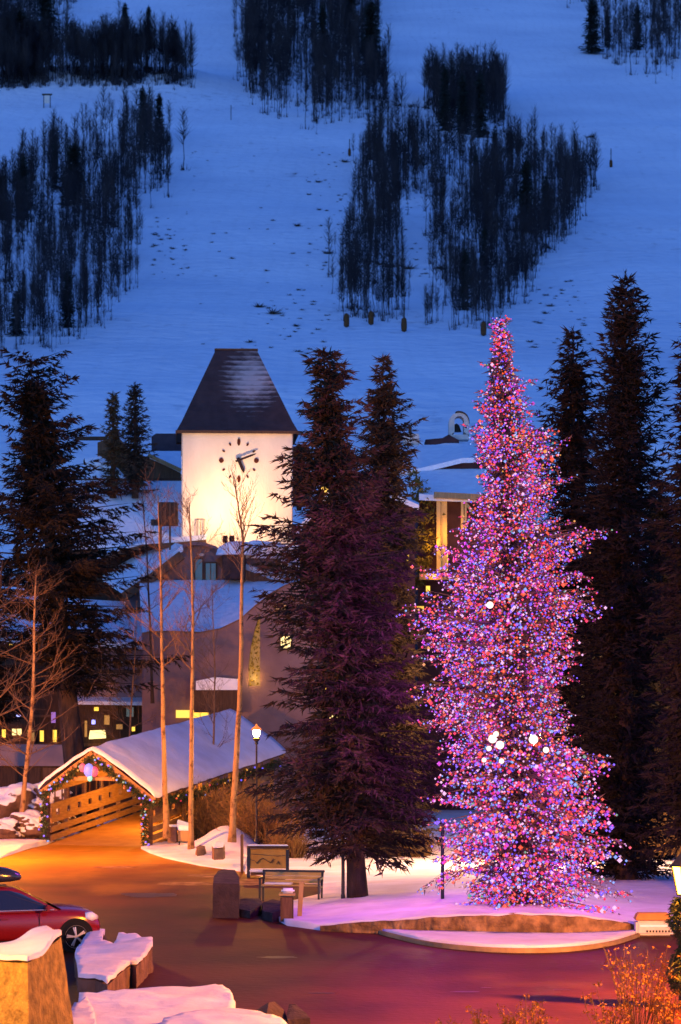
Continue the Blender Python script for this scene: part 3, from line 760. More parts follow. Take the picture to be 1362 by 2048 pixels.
GROVES = [
    ('wood on the left slope', [(-60, 420), (40, 370), (140, 310), (240, 280), (330, 270), (362, 290), (325, 390), (300, 460), (285, 540), (245, 600), (200, 660), (100, 705), (-60, 740)], 1050, (75, 120), 1),
    ('wood at the upper left corner', [(-60, 110), (120, 130), (300, 135), (385, 150), (392, 168), (200, 172), (-60, 180)], 900, (80, 115), 2),
    ('wood at the very top left', [(-60, -60), (170, -70), (150, 10), (90, 60), (-60, 95)], 420, (60, 95), 3),
    ('wood in the top middle', [(478, 70), (490, 170), (505, 222), (570, 243), (700, 252), (775, 222), (765, 110), (752, -10), (745, -60), (470, -60), (466, 20)], 1150, (75, 110), 4),
    ('small clump right of the top middle wood', [(845, 200), (1000, 200), (1010, 245), (965, 275), (880, 250)], 340, (80, 115), 5),
    ('large wood above the lit tree', [(715, 400), (725, 330), (790, 250), (830, 310), (1000, 330), (1190, 345), (1195, 385), (1140, 470), (1085, 530), (1060, 585), (970, 658), (905, 662), (880, 590), (862, 520), (875, 400), (800, 400), (812, 640), (690, 640), (672, 590)], 1350, (75, 120), 6),
    ('wood at the upper right corner', [(1110, -12), (1168, 15), (1185, 105), (1250, 150), (1300, 168), (1420, 190), (1420, -60), (1100, -60)], 430, (65, 100), 7),
    ('small bush clump below the large wood', [(845, 640), (880, 640), (875, 655), (850, 655)], 14, (60, 85), 8)]
def groves():
    trees = []
    for gi, (nm, poly, n, hr, sd) in enumerate(GROVES):
        rnd = random.Random(sd)
        x0, x1 = min(p[0] for p in poly), max(p[0] for p in poly); y0, y1 = min(p[1] for p in poly), max(p[1] for p in poly)
        k = 0
        while k < n:
            x, y = rnd.uniform(x0, x1), rnd.uniform(y0, y1)
            if not inpoly(x, y, poly): continue
            if nz(x, y, .016, sd) < -.12 and rnd.random() < .78: continue
            if rnd.random() < .35: x += rnd.gauss(0, 13); y += rnd.gauss(0, 9)
            p = onhill(x, y); h = rnd.uniform(hr[0] * .62, hr[1] * 1.02) * p.y / F * (1 + .25 * nz(x, y, .02, 9))
            trees.append((p.y, gi, p, h, rnd.uniform(0, 6.28), rnd.randrange(6), rnd.uniform(.8, 1.4))); k += 1
    trees.sort(key=lambda t: -t[3] / t[0])
    near, rest = trees[:300], trees[300:]
    for d, gi, p, h, a, u, w in near:
        o = link_mesh('aspen_tree', UM[u]); o.location = p; o.scale = (h * w, h * w, h); o.rotation_euler.z = a
        tag(o, f'thin bare aspen in the {GROVES[gi][0]}', 'tree', f'single aspens in the {GROVES[gi][0]}')
    for gi, g in enumerate(GROVES):
        VV, TT, b = [], [], 0
        for d, gj, p, h, a, u, w in rest:
            if gj != gi: continue
            V, T = UNITS[u]; c, s = math.cos(a), math.sin(a)
            q = np.stack(((V[:, 0] * c - V[:, 1] * s) * h * w + p.x, (V[:, 0] * s + V[:, 1] * c) * h * w + p.y, V[:, 2] * h + p.z - .2), 1)
            VV.append(q); TT.append(T + b); b += len(q)
        if VV:
            o = link_mesh('aspen_wood', np_mesh('aspen_wood', np.concatenate(VV), np.concatenate(TT), M['aspen']))
            tag(o, f'dark mass of bare aspens, the {g[0]}', 'wood', kind='stuff')
groves()
def hill_conifers():
    pro = []
    for sd in (1, 2, 3):
        V, T, _ = conifer(200 + sd, 10, [(0, 1.5, 1.5), (2, 1.55, 1.5), (5, 1.05, 1.0), (8, .5, .45), (10, .08, .08)], hbot=.4, dz=.5, nb=7, dens=4, tuft=.55, k=3, droop=(-.3, .2), core=.12)
        pro.append(np_mesh('conifer_tree', V, T, M['hill_needles']))
    L = [(148, 410, 125, 1.5, 'blackest conifer, in the upper middle of the left slope wood'), (48, 440, 130, .9, 'narrow dark conifer near the left edge of the left slope wood'), (4, 440, 90, 1.6, 'dark conifer cut by the left edge, beside the left slope wood'),
         (135, 655, 120, .9, 'thin dark conifer low in the left slope wood'), (32, 672, 95, 1.2, 'dark conifer at the lower left corner of the left slope wood'), (318, 285, 100, .9, 'pale thin conifer at the upper right tip of the left slope wood'),
         (285, 300, 130, .7, 'tall thin conifer at the top edge of the left slope wood'), (110, 380, 95, .8, 'small conifer just left of the blackest one on the left slope'),
         (250, 95, 90, 1.0, 'round-topped conifer standing above the upper left wood'), (297, 98, 88, .8, 'slim conifer beside the round-topped one above the upper left wood'), (142, 100, 60, 1.0, 'short conifer on the top edge of the upper left wood'),
         (790, 335, 75, 1.0, 'small black conifer on the top left edge of the large wood'), (952, 405, 100, .7, 'slim conifer inside the upper part of the large wood'), (990, 350, 100, .8, 'pointed conifer on the top edge of the large wood'), (1022, 345, 90, .5, 'very thin conifer right of the pointed one in the large wood'),
         (1052, 465, 150, .9, 'broad black conifer in the middle right of the large wood'), (1091, 460, 110, 1.0, 'black conifer at the right side of the large wood'), (930, 620, 125, .8, 'tall black conifer low in the middle of the large wood'), (970, 560, 110, .8, 'dark conifer deep in the lower half of the large wood'),
         (1185, 108, 115, 1.2, 'ragged black conifer at the left end of the upper right wood'), (1215, 95, 70, 1.0, 'small black conifer in the upper right wood'), (742, 150, 150, 1.2, 'dense black conifer at the right side of the top middle wood'), (700, 90, 110, 1.2, 'dark conifer near the frame top in the top middle wood'),
         (645, 130, 120, 1.0, 'dark conifer in the centre of the top middle wood'), (890, 262, 130, .8, 'dark conifer in the left of the small clump'), (960, 275, 130, 1.0, 'dark conifer in the right of the small clump'), (925, 268, 120, .9, 'dark conifer in the middle of the small clump'),
         (40, 150, 130, 1.6, 'broad black conifer at the left edge of the upper left wood'), (90, 60, 120, 1.5, 'black conifer in the very top left corner wood'), (1275, 100, 90, 1.0, 'dark conifer near the right end of the upper right wood')]
    for i, (x, y, hp, w, lab) in enumerate(L):
        p = onhill(x, y); h = hp * p.y / F
        o = link_mesh('conifer_tree', pro[i % 3]); o.location = p - Vector((0, 0, .2)); s = h / 10
        o.scale = (s * w, s * w, s); o.rotation_euler.z = i
        tag(o, lab, 'tree', 'dark conifers among the hillside woods')
hill_conifers()
def scrub():
    rng = np.random.default_rng(4); pro = []
    for k in range(4):
        n = 70; a = rng.uniform(0, 6.28, n); e = rng.uniform(.1, 1.3, n)
        D = np.stack((np.cos(a) * np.cos(e) * 1.3, np.sin(a) * np.cos(e) * 1.3, np.sin(e)), 1) * rng.uniform(.4, 1, n)[:, None]
        S = np.cross(D, rng.normal(0, 1, (n, 3))); S = S / np.linalg.norm(S, axis=1)[:, None] * .045
        o = D * .1
        pro.append(np_mesh('shrub', np.stack((o - S, o + S, D), 1).reshape(-1, 3), np.arange(3 * n).reshape(-1, 3), M['scrub']))
    rnd = random.Random(8)
    spots = [(595, 452, 1.6), (655, 508, 2.2), (520, 615, 2.0), (545, 628, 2.4), (310, 470, 1.3), (322, 480, 1.2), (345, 498, 1.3), (340, 478, 1.1), (310, 492, 1.2), (636, 365, 1.8), (690, 325, 2.6), (638, 420, 1.2), (618, 390, 1.3), (500, 685, 1.2),
             (330, 283, 2.4), (820, 215, 3.0), (795, 213, 3.0), (850, 216, 2.4), (1090, 628, 1.3), (1100, 612, 1.2), (705, 545, 2.0), (780, 535, 3.0), (820, 538, 2.4), (880, 538, 2.2), (760, 530, 2.2), (1165, 350, 3.0), (1150, 320, 2.4), (740, 320, 2.6), (850, 330, 2.5), (1180, 275, 2.4)]
    z1 = [(610, 300, 700, 560), (380, 300, 700, 720), (810, 320, 870, 560), (480, 560, 680, 720), (1060, 560, 1180, 700), (300, 420, 380, 560)]
    for _ in range(262):
        a = rnd.choice(z1); spots.append((rnd.uniform(a[0], a[2]), rnd.uniform(a[1], a[3]), rnd.uniform(.25, .75)))
    for i, (x, y, s) in enumerate(spots):
        p = onhill(x, y)
        o = link_mesh('shrub', pro[i % 4]); o.location = p - Vector((0, 0, .03)); s *= .62 if i < 30 else .8; o.scale = (s * 1.25, s * 1.25, s * .8); o.rotation_euler.z = rnd.uniform(0, 6)
        big = i < 30
        tag(o, 'larger dark shrub patch showing through the snow of the hillside' if big else 'tiny dark shrub tip poking through the snow of the ski slope', 'shrub', 'larger shrubs on the snowy slope' if big else 'small shrubs on the snowy slope')
scrub()
def padded_poles():
    for px, yb, hp, lab in [(693, 655, 26, 'brown padded pole at the foot of the large wood, leftmost of the row'), (742, 650, 26, 'brown padded pole at the foot of the large wood, second of the row'), (808, 664, 56, 'tall padded pole at the foot of the large wood, under the gap in it'),
                            (967, 672, 24, 'brown padded pole just left of the lit tree top'), (1222, 335, 38, 'brown padded pole standing alone right of the large wood'), (1041, 294, 32, 'padded pole on the top edge of the large wood'), (699, 312, 34, 'padded pole left of the large wood, at mid slope'),
                            (772, 195, 70, 'tall padded pole at the right end of the top middle wood'), (462, 240, 30, 'bare thin pole on the open slope below the top middle wood')]:
        p = onhill(px, yb); s = p.y / F; h = hp * s
        root = empty('snowmaking_pole', p, lab, 'pole', 'poles along the ski runs')
        m = MB(); m.tube([p - Vector((0, 0, .3)), p + Vector((0, 0, h))], .10, 6); m.build('pole', M['iron'], root)
        if 'bare thin' not in lab:
            m = MB(); m.lathe([(.14, .05), (.34, .15), (.37, .8), (.32, 1.6), (.12, 1.8)], p, 8); m.build('pad', M['pad'], root)
    p = onhill(94, 216); s = p.y / F
    root = empty('slope_sign', p, 'small white board on two posts on the upper left slope', 'sign')
    m = MB()
    for dx in (-.9, .9): m.tube([p + Vector((dx, 0, -.3)), p + Vector((dx, 0, 26 * s))], .12, 6)
    m.build('posts', M['iron'], root)
    m = MB(); m.box(p + Vector((0, -.15, 17 * s)), (1.4, .1, 16 * s)); m.build('board', M['concrete'], root)
    m = MB(); m.box(p + Vector((0, 0, 27 * s)), (2.8, .4, 3 * s)); m.build('cap', M['iron'], root)
padded_poles()
# ------------------------------------------------------------------ buildings
def poly_px(pts, d):
    return [((x - XC) * d / F, HC - (y - YH) * d / F) for x, y in pts]
def window(par, x0, y0, x1, y1, d, glow, frame='dark_wood', mull=1, fw=.06):
    """window on a wall that faces the camera at depth d: frame and pane, set into pixel box"""
    a = P(x0, y1, d); b = P(x1, y0, d); w = b.x - a.x; h = b.z - a.z; fw = min(fw, w * .16)
    m = MB(); c = (a + b) / 2
    for x in (a.x + fw / 2, b.x - fw / 2): m.box((x, d - .05, c.z), (fw, .12, h))
    for z in (a.z + fw / 2, b.z - fw / 2): m.box((c.x, d - .047, z), (w - 2 * fw - .004, .11, fw))
    for i in range(mull): m.box((a.x + w * (i + 1) / (mull + 1), d - .045, c.z), (fw * .6, .07, h - 2 * fw - .004))
    o = m.build('window', M[frame], par)
    m = MB(); m.box((c.x, d - .02, c.z), (w - 2 * fw, .02, h - 2 * fw)); m.build('pane', M[glow], o)
    return o

def clock_tower():
    d = 126.0; s = d / F
    x0, x1 = 357, 579
    cx = (468 - XC) * s; wid = (x1 - x0) * s; dep = 5.3
    zt = HC - (863 - YH) * s; phi = R(3.6)
    c = Vector((cx, d + dep / 2, 0))
    root = empty('clock_tower', c, 'white clock tower with dark steep roof, lit by a floodlight', 'clock tower')
    Rz = Matrix.Rotation(phi, 4, 'Z')
    def L(v): return c + Rz @ Vector(v)
    m = MB(); m.box(L((0, 0, zt / 2)), (wid, dep, zt), rz=phi); m.build('wall', M['stucco'], root, bevel=.05)
    # roof: truncated hip
    ov = .28; zr = HC - (688 - YH) * s
    b = [L((sx * (wid / 2 + ov), sy * (dep / 2 + ov), zt - .03)) for sx, sy in ((-1, -1), (1, -1), (1, 1), (-1, 1))]
    hw = 42 * s; t = [L((sx * hw, sy * .35, zr)) for sx, sy in ((-1, -1), (1, -1), (1, 1), (-1, 1))]
    # gently flared sides
    mid = [b[i].lerp(t[i], .12) + (c + Vector((0, 0, b[i].z)) - b[i]) * .012 for i in range(4)]
    m = MB(); m.add(b + mid + t, [(3, 2, 1, 0), (8, 9, 10, 11)] + [(i, (i + 1) % 4, 4 + (i + 1) % 4, 4 + i) for i in range(4)] + [(4 + i, 4 + (i + 1) % 4, 8 + (i + 1) % 4, 8 + i) for i in range(4)])
    rf = m.build('roof', M['shingles'], root, origin=None)
    # object coordinates of the shingles start at the eaves
    off = Vector((0, 0, zt)); rf.data.transform(Matrix.Translation(-off)); rf.location = off
    m = MB(); m.box(L((0, 0, zr + .04)), (2 * hw + .1, .8, .08), rz=phi); m.build('ridge_cap', M['dark_wood'], rf)
    m = MB()
    for sx, sy, lx, ly in ((0, -1, wid + 2 * ov + .04, .06), (0, 1, wid + 2 * ov + .04, .06), (-1, 0, .06, dep + 2 * ov - .1), (1, 0, .06, dep + 2 * ov - .1)):
        m.box(L((sx * (wid / 2 + ov - .0), sy * (dep / 2 + ov - .0), zt - .05)), (lx, ly, .14), rz=phi)
    m.build('eaves_board', M['dark_wood'], rf)
    # clock
    kz = HC - (921 - YH) * s; kx = (471 - 468) * s; fy = -dep / 2
    def face(u, v, o): return L((kx + u, fy - o, kz + v))
    rad = 36 * s
    for i in range(12):
        a = R(30 * i); big = i % 3 == 0
        u, v = rad * math.sin(a) * .97, rad * math.cos(a) * 1.03
        m = MB(); n = 14
        w_, h_ = ((.085, .19) if i in (0, 6) else (.12, .13)) if big else (.05, .085)
        ring = []
        for j in range(n):
            q = 2 * math.pi * j / n; ring.append((w_ * math.cos(q), h_ * math.sin(q)))
        rot = 0 if big else -a
        pts = [(x * math.cos(rot) - y * math.sin(rot), x * math.sin(rot) + y * math.cos(rot)) for x, y in ring]
        m.add([face(u + x, v + y, .012) for x, y in pts] + [face(u + x, v + y, .05) for x, y in pts], [list(range(n)), list(range(2 * n - 1, n - 1, -1))] + [(j, (j + 1) % n, n + (j + 1) % n, n + j) for j in range(n)])
        m.build('hour_mark', M['marker'], root)
    def hand(name, ang, L_, w_, tail, o):
        a = R(ang); ux = Vector((math.sin(a), math.cos(a))); vx = Vector((ux.y, -ux.x))
        pr = [(-tail, w_), (L_ * .8, w_ * .9), (L_, w_ * .2), (L_, -w_ * .2), (L_ * .8, -w_ * .9), (-tail, -w_)]
        q = [ux * p + vx * k for p, k in pr]; n = len(q)
        m = MB(); m.add([face(v.x, v.y, o) for v in q] + [face(v.x, v.y, o + .03) for v in q], [list(range(n)), list(range(2 * n - 1, n - 1, -1))] + [(j, (j + 1) % n, n + (j + 1) % n, n + j) for j in range(n)])
        m.build(name, M['hand'], root)
    hand('minute_hand', 69, .93, .055, .18, .22); hand('hour_hand', 157, .68, .085, .14, .16)
    m = MB(); m.tube([face(0, 0, 0), face(0, 0, .27)], .07, 10); m.build('hub', M['hand'], root)
    # floodlight on the roof in front of the wall
    fp = P(457, 1086, d - 2.3)
    fl = empty('floodlight', fp, 'twin dark floodlights on the snowy roof below the clock', 'floodlight')
    m = MB(); m.bar(fp - Vector((0, 0, .6)), fp + Vector((0, 0, .05)), .09); m.build('stand', M['hand'], fl)
    for sx in (-.17, .17):
        m = MB(); m.box(fp + Vector((sx, .0, .18)), (.26, .24, .34), M=Matrix.Rotation(R(-25), 4, 'X')); m.build('lamp_head', M['hand'], fl, bevel=.03)
    for sx, e in ((-.25, 300), (.45, 470)):
        ld = bpy.data.lights.new('flood_light', 'SPOT'); ld.energy = e; ld.color = (1, .57, .28); ld.spot_size = R(165); ld.spot_blend = 1; ld.shadow_soft_size = .05
        lo = bpy.data.objects.new('flood_light', ld); COL.objects.link(lo); lo.parent = fl; lo.location = (sx, -.8, 1.35)
        lo.rotation_euler = Vector((0, -1, -.42)).to_track_quat('Z', 'Y').to_euler()
    # ladder-like bracket left of the light, on the wall
    q = P(401, 1070, d - .25)
    lad = empty('wall_bracket', q, 'thin dark rectangular frame standing against the lower left of the tower wall', 'bracket')
    m = MB()
    for px in (394, 408): m.bar(P(px, 1092, d - .28), P(px, 1038, d - .28), .035)
    m.bar(P(393, 1038, d - .31), P(409, 1038, d - .31), .035); m.bar(P(401, 1092, d - .33), P(401, 1040, d - .33), .025)
    m.build('frame', M['hand'], lad)
clock_tower()

def restaurant():
    d = 114.0
    curve = [(284, 1268), (300, 1265), (320, 1264), (345, 1264), (400, 1266), (440, 1259), (480, 1240), (510, 1213), (540, 1189), (570, 1172), (590, 1166), (612, 1163), (645, 1172)]
    root = empty('swoop_roof_building', P(400, 1641, d), 'stucco building with a curved parapet and blue snowy roof behind it', 'building')
    m = MB()
    top = poly_px(curve, d); x0, x1 = top[0][0], top[-1][0]
    xa = (497 - XC) * d / F; xb = (520 - XC) * d / F
    zc = lambda x: float(np.interp(x, [p[0] for p in top], [p[1] for p in top]))
    left = [p for p in top if p[0] < xa] + [(xa, zc(xa))]
    right = [(xb, zc(xb))] + [p for p in top if p[0] > xb]
    m.prism([(x0, 0)] + left + [(xa, 0)], d, d + .45)
    m.prism([(xb, 0)] + right + [(x1, 0)], d, d + .45)
    z1 = HC - (1372 - YH) * d / F
    arch = []
    for i in range(9):
        x = xa + (xb - xa) * i / 8; arch.append((x, HC - (1335 - 110 * (i / 8) ** .6 - YH) * d / F))
    for (xA, zA), (xB, zB) in zip(arch, arch[1:]): m.prism([(xA, zA), (xA, zc(xA) - .004), (xB, zc(xB) - .004), (xB, zB)], d + .004, d + .44)
    m.prism([(xa + .003, 0), (xa + .003, z1), (xb - .003, z1), (xb - .003, 0)], d + .004, d + .44)
    m.build('wall', M['grey_stucco'], root)
    m = MB(); m.box(((x0 + x1) / 2, d + 6, 3.6), (x1 - x0 - .5, 9.5, 7.2)); m.build('body', M['grey_stucco'], root)
    # snow roof between curved front and the house behind
    A = [(x, d + .46, z - .12) for x, z in poly_px(curve, d)]
    B = [Vector(((400 + (px - 400) * 1.05 - XC) * 121.5 / F, 121.5, HC - (1160 - YH) * 121.5 / F)) for px, py in curve]
    def q3(A, B, t): return [Vector(a).lerp(Vector(b), t) + Vector((0, 0, .05 * nz(i, t * 4, 1))) for i, (a, b) in enumerate(zip(A, B))]
    m = MB(); k = 8
    for i in range(k): m.strip(q3(A, B, i / k), q3(A, B, (i + 1) / k), .22)
    m.build('roof_snow', M['snow'], root, smooth=False)
    m = MB(); cap = [(x, z) for x, z in top]
    m.strip([(x, d - .05, z + .055) for x, z in cap], [(x, d + .5, z + .055) for x, z in cap], .05); m.build('coping', M['brown_wood'], root)
    # lit slot with ivy between the wall pieces
    m = MB(); m.box(((xa + xb) / 2, d + .5, (z1 + HC - (1222 - YH) * d / F) / 2), (xb - xa, .06, 3.5)); m.build('pane', emit('slot_glow', (1, .40, .02), .13), root)
    rnd = random.Random(3); m = MB()
    for i in range(150):
        t = rnd.random(); x = xa + (xb - xa) * rnd.uniform(.05, .95); z = z1 + 3.3 * t
        a = Vector((rnd.gauss(0, 1), rnd.gauss(0, 1), rnd.gauss(0, 1))).normalized() * .16; b = Vector((rnd.gauss(0, 1), rnd.gauss(0, 1), rnd.gauss(0, 1))).normalized() * .10
        p = Vector((x, d + .15 + rnd.uniform(-.1, .1), z)); m.add([p, p + a, p + b], [(0, 1, 2)])
    m.build('ivy', M['ivy'], root, fix=False)
    ld = bpy.data.lights.new('slot_light', 'POINT'); ld.energy = 14; ld.color = (1, .5, .08); ld.shadow_soft_size = .08
    lo = bpy.data.objects.new('slot_light', ld); COL.objects.link(lo); lo.parent = root; lo.location = Vector(((xa + xb) / 2, d - .25, z1 + .35)) - root.location
    window(root, 549, 1205, 575, 1222, d, 'win_dim', mull=0)
    window(root, 559, 1270, 585, 1300, d, 'win_pale', mull=1)
    # snowy ledge, dark hedge and lit sign under it
    m = MB(); m.prism(poly_px([(392, 1380), (392, 1362), (430, 1354), (474, 1358), (478, 1380)], d - 1.2), d - 1.25, d - .02); m.build('ledge_snow', M['snow'], root)
    m = MB(); m.prism(poly_px([(388, 1425), (388, 1380.6), (482, 1380.6), (482, 1425)], d - 1.1), d - 1.15, d - .02); m.build('balcony', M['dark_wood'], root)
    m = MB(); m.box(P(385, 1428, d - .3), (1.5, .1, .35)); m.build('lit_sign', M['win'], root)
restaurant()

def gabled_house():
    d = 122.0
    root = empty('gabled_house', P(400, 1624, d), 'snowy low-gabled house with an arched eyebrow front, at the foot of the clock tower', 'house')
    g = [(250, 1178), (310, 1137), (366, 1094), (410, 1090), (440, 1100), (452, 1118), (520, 1143), (588, 1170)]
    gp = poly_px(g, d)
    m = MB(); m.prism([(gp[0][0], 0)] + [(x, z - .02) for x, z in gp] + [(gp[-1][0], 0)], d, d + .4); m.build('wall', mat('plum_stucco', (.20, .15, .16), (.15, .11, .12), 1, .9, .3, 9), root)
    m = MB()
    for a, b in zip(gp[:3], gp[1:3]): m.bar((a[0], d - .62, a[1] - .42), (b[0], d - .62, b[1] - .42), .55, .42)
    m.build('fascia', M['brown_wood'], root); m = MB()
    for a, b in zip(gp[4:], gp[5:]): m.bar((a[0], d - .62, a[1] - .42), (b[0], d - .62, b[1] - .42), .55, .42)
    m.build('fascia', M['brown_wood'], root)
    # curved eyebrow hood
    m = MB(); cv = [(366, 1094), (385, 1089), (410, 1090), (432, 1097), (450, 1116)]
    m.strip([(x, d - .5, z + .1) for x, z in poly_px(cv, d)], [(x, d + 1.5, z + .14) for x, z in poly_px(cv, d)], .16); m.build('hood', M['grey_stucco'], root)
    # snow on the two roof slopes, rising away from the gable
    m = MB()
    m.strip([P(246, 1176, d - .5), P(308, 1133, d - .5), P(366, 1090, d - .5)], [P(205, 1150, d + 4), P(270, 1112, d + 4), P(345, 1084, d + 4)], .3)
    m.strip([P(452, 1114, d - .45), P(520, 1139, d - .45), P(590, 1166, d - .45), P(660, 1166, d - .3)], [P(455, 1090, d + 5), P(520, 1092, d + 5), P(590, 1078, d + 5), P(680, 1072, d + 5)], .3)
    m.build('roof_snow', M['snow'], root)
    window(root, 388, 1116, 407, 1164, d, 'dark_glass', mull=0); window(root, 409, 1124, 434, 1164, d, 'dark_glass', mull=1)
    m = MB(); m.lathe([(.16, 0), (.16, .12)], P(402, 1112, d - .1), 12); m.build('roof_light', M['concrete'], root)
    # snow-covered chimney mound
    ch = empty('snowy_chimney', P(470, 1140, d + .6), 'stubby dark chimney heaped with snow in front of the tower', 'chimney')
    m = MB(); m.box(P(468, 1128, d - 1.1), (1.1, 1.0, 1.5)); m.build('stack', M['dark_stone'], ch, bevel=.05)
    snow_heap('snow_cap', ch, P(472, 1106, d - 1.1), (1.05, .9, .55), 3)
    h2 = empty('snow_covered_vent', P(520, 1140, d + 1), 'rounded snow heap over a roof vent, right of the stubby chimney', 'vent')
    m = MB(); m.box(P(520, 1125, d + .4), (2.0, 1.3, .9)); m.build('housing', M['grey_stucco'], h2)
    snow_heap('snow_cap', h2, P(520, 1112, d + .4), (1.5, 1.0, .75), 6)
def snow_heap(name, par, c, r, seed):
    bm = bmesh.new(); bmesh.ops.create_icosphere(bm, subdivisions=4, radius=1)
    m = MB(); m.v = []
    for v in bm.verts:
        k = 1 + .22 * noise.noise(v.co * 1.7 + Vector((seed, 0, 0))) + .07 * noise.noise(v.co * 5 + Vector((seed, 3, 0)))
        m.v.append((c.x + v.co.x * r[0] * k, c.y + v.co.y * r[1] * k, c.z + (v.co.z * r[2] * k if v.co.z > -.2 else -.2 * r[2])))
    m.f = [[q.index for q in f.verts] for f in bm.faces]; m.mi = [0] * len(m.f); bm.free()
    return m.build(name, M['snow'], par, smooth=True)
gabled_house()

def left_roofs():
    d = 126.0
    root = empty('inn', P(280, 1616, d), 'inn with a wide plain snow roof and dark ridge line, left of the clock tower', 'building')
    a = [P(60, 1090, d), P(150, 1092, d), P(250, 1088, d), P(340, 1083, d), P(415, 1080, d)]
    b = [P(60, 962, d + 7.5), P(150, 961, d + 7.5), P(250, 961, d + 7.5), P(345, 961, d + 7.5), P(420, 961, d + 7.5)]
    m = MB(); k = 10
    for i in range(k):
        q = lambda t: [x.lerp(y, t) + Vector((0, 0, .04 * nz(x.x, t * 5, 1))) for x, y in zip(a, b)]
        m.strip(q(i / k), q((i + 1) / k), .25)
    m.build('roof_snow', M['snow'], root)
    m = MB(); m.bar(b[0] + Vector((0, .1, .05)), b[-1] + Vector((0, .1, .05)), .16, .16); m.build('ridge_board', M['dark_wood'], root)
    m = MB(); m.prism([(a[0].x, 0), (a[0].x, a[0].z - .3), (a[-1].x, a[-1].z - .3), (a[-1].x, 0)], d + .25, d + 7); m.build('wall', M['dark_wood'], root)
    # sweeping eaves beam, bent down at the left
    cv = [(186, 1122), (215, 1108), (245, 1096), (285, 1086), (330, 1083), (372, 1080), (412, 1076)]
    m = MB()
    A = [P(x, y, d - 1.3) for x, y in cv]; m.strip(A, [p + Vector((0, .3, 0)) for p in A], .30); m.build('eaves_beam', M['brown_wood'], root)
    m = MB(); A = [P(x, y - 1, d - 1.35) for x, y in cv]; B = [p + Vector((0, 1.3, .25)) for p in A]; m.strip(A, B, .10); m.build('eaves_snow', M['snow'], root)
    # timber chimney box on posts
    e = 121.5
    ch = empty('timber_chimney', P(336, 1090, e), 'boxy dark timber chimney on posts, touching the left side of the tower', 'chimney')
    m = MB(); s = e / F
    m.box((P(335, 0, e).x, e + .5, HC - (1027 - YH) * s), (38 * s, 1.0, 46 * s)); bx = m.build('box', M['dark_wood'], ch, bevel=.03)
    m = MB()
    for px in (322, 331, 340, 349): m.box((P(px, 0, e).x, e - .03, HC - (1026 - YH) * s), (.07, .05, 40 * s))
    m.build('batten', M['brown_wood'], bx)
    m = MB(); m.box(P(313, 1045, e + .3), (.5, .6, .28)); m.build('side_vent', M['iron'], ch)
    m = MB()
    for px in (322, 340): m.bar(P(px, 1051, e + .3), P(px, 1100, e + .3), .09)
    m.build('support', M['brown_wood'], ch)
    # brown gable and more roofs behind
    d = 136
    r2 = empty('brown_gable_house', P(270, 1600, d), 'brown house end with snowy roof edges, behind the wide snow roof', 'house')
    m = MB(); m.prism(poly_px([(195, 965), (195, 885), (235, 872), (262, 905), (300, 915), (360, 945), (360, 975)], d), d, d + 6); m.build('wall', M['brown_wood'], r2)
    m = MB(); m.strip([P(180, 930, d - .4), P(200, 923, d - .4), P(222, 935, d - .4), P(252, 958, d - .4)], [P(170, 918, d + .0), P(200, 912, d + .0), P(226, 924, d + .0), P(256, 960, d + .0)], .2)
    A = [P(174, 962, d - 1.2), P(200, 962, d - 1.2), P(228, 962, d - 1.2), P(253, 961, d - 1.2)]; B = [P(176, 925, d), P(200, 923, d), P(222, 937, d), P(250, 958, d)]
    m.strip(A, B, .15); m.build('gable_snow', M['snow'], r2)
    m = MB(); m.strip([P(298, 909, d - .3), P(330, 923, d - .3), P(362, 939, d - .3)], [P(298, 902, d + .5), P(330, 902, d + 4), P(362, 902, d + 5)], .2); m.build('roof_snow', M['snow'], r2)
    m = MB(); m.bar(P(296, 910, d - .45), P(362, 941, d - .45), .12, .2); m.build('fascia', M['tan_timber'], r2)
    m = MB(); m.prism(poly_px([(303, 903), (303, 873), (312, 867), (362, 867), (362, 903)], d + 6), d + 6, d + 9); m.build('dormer', mat('slate_wood', (.07, .05, .06), (.05, .035, .045), 2), r2)
    m = MB(); m.bar(P(150, 877, d + 2), P(215, 877, d + 2), .25, .2); m.build('beam', M['dark_wood'], r2)
left_roofs()

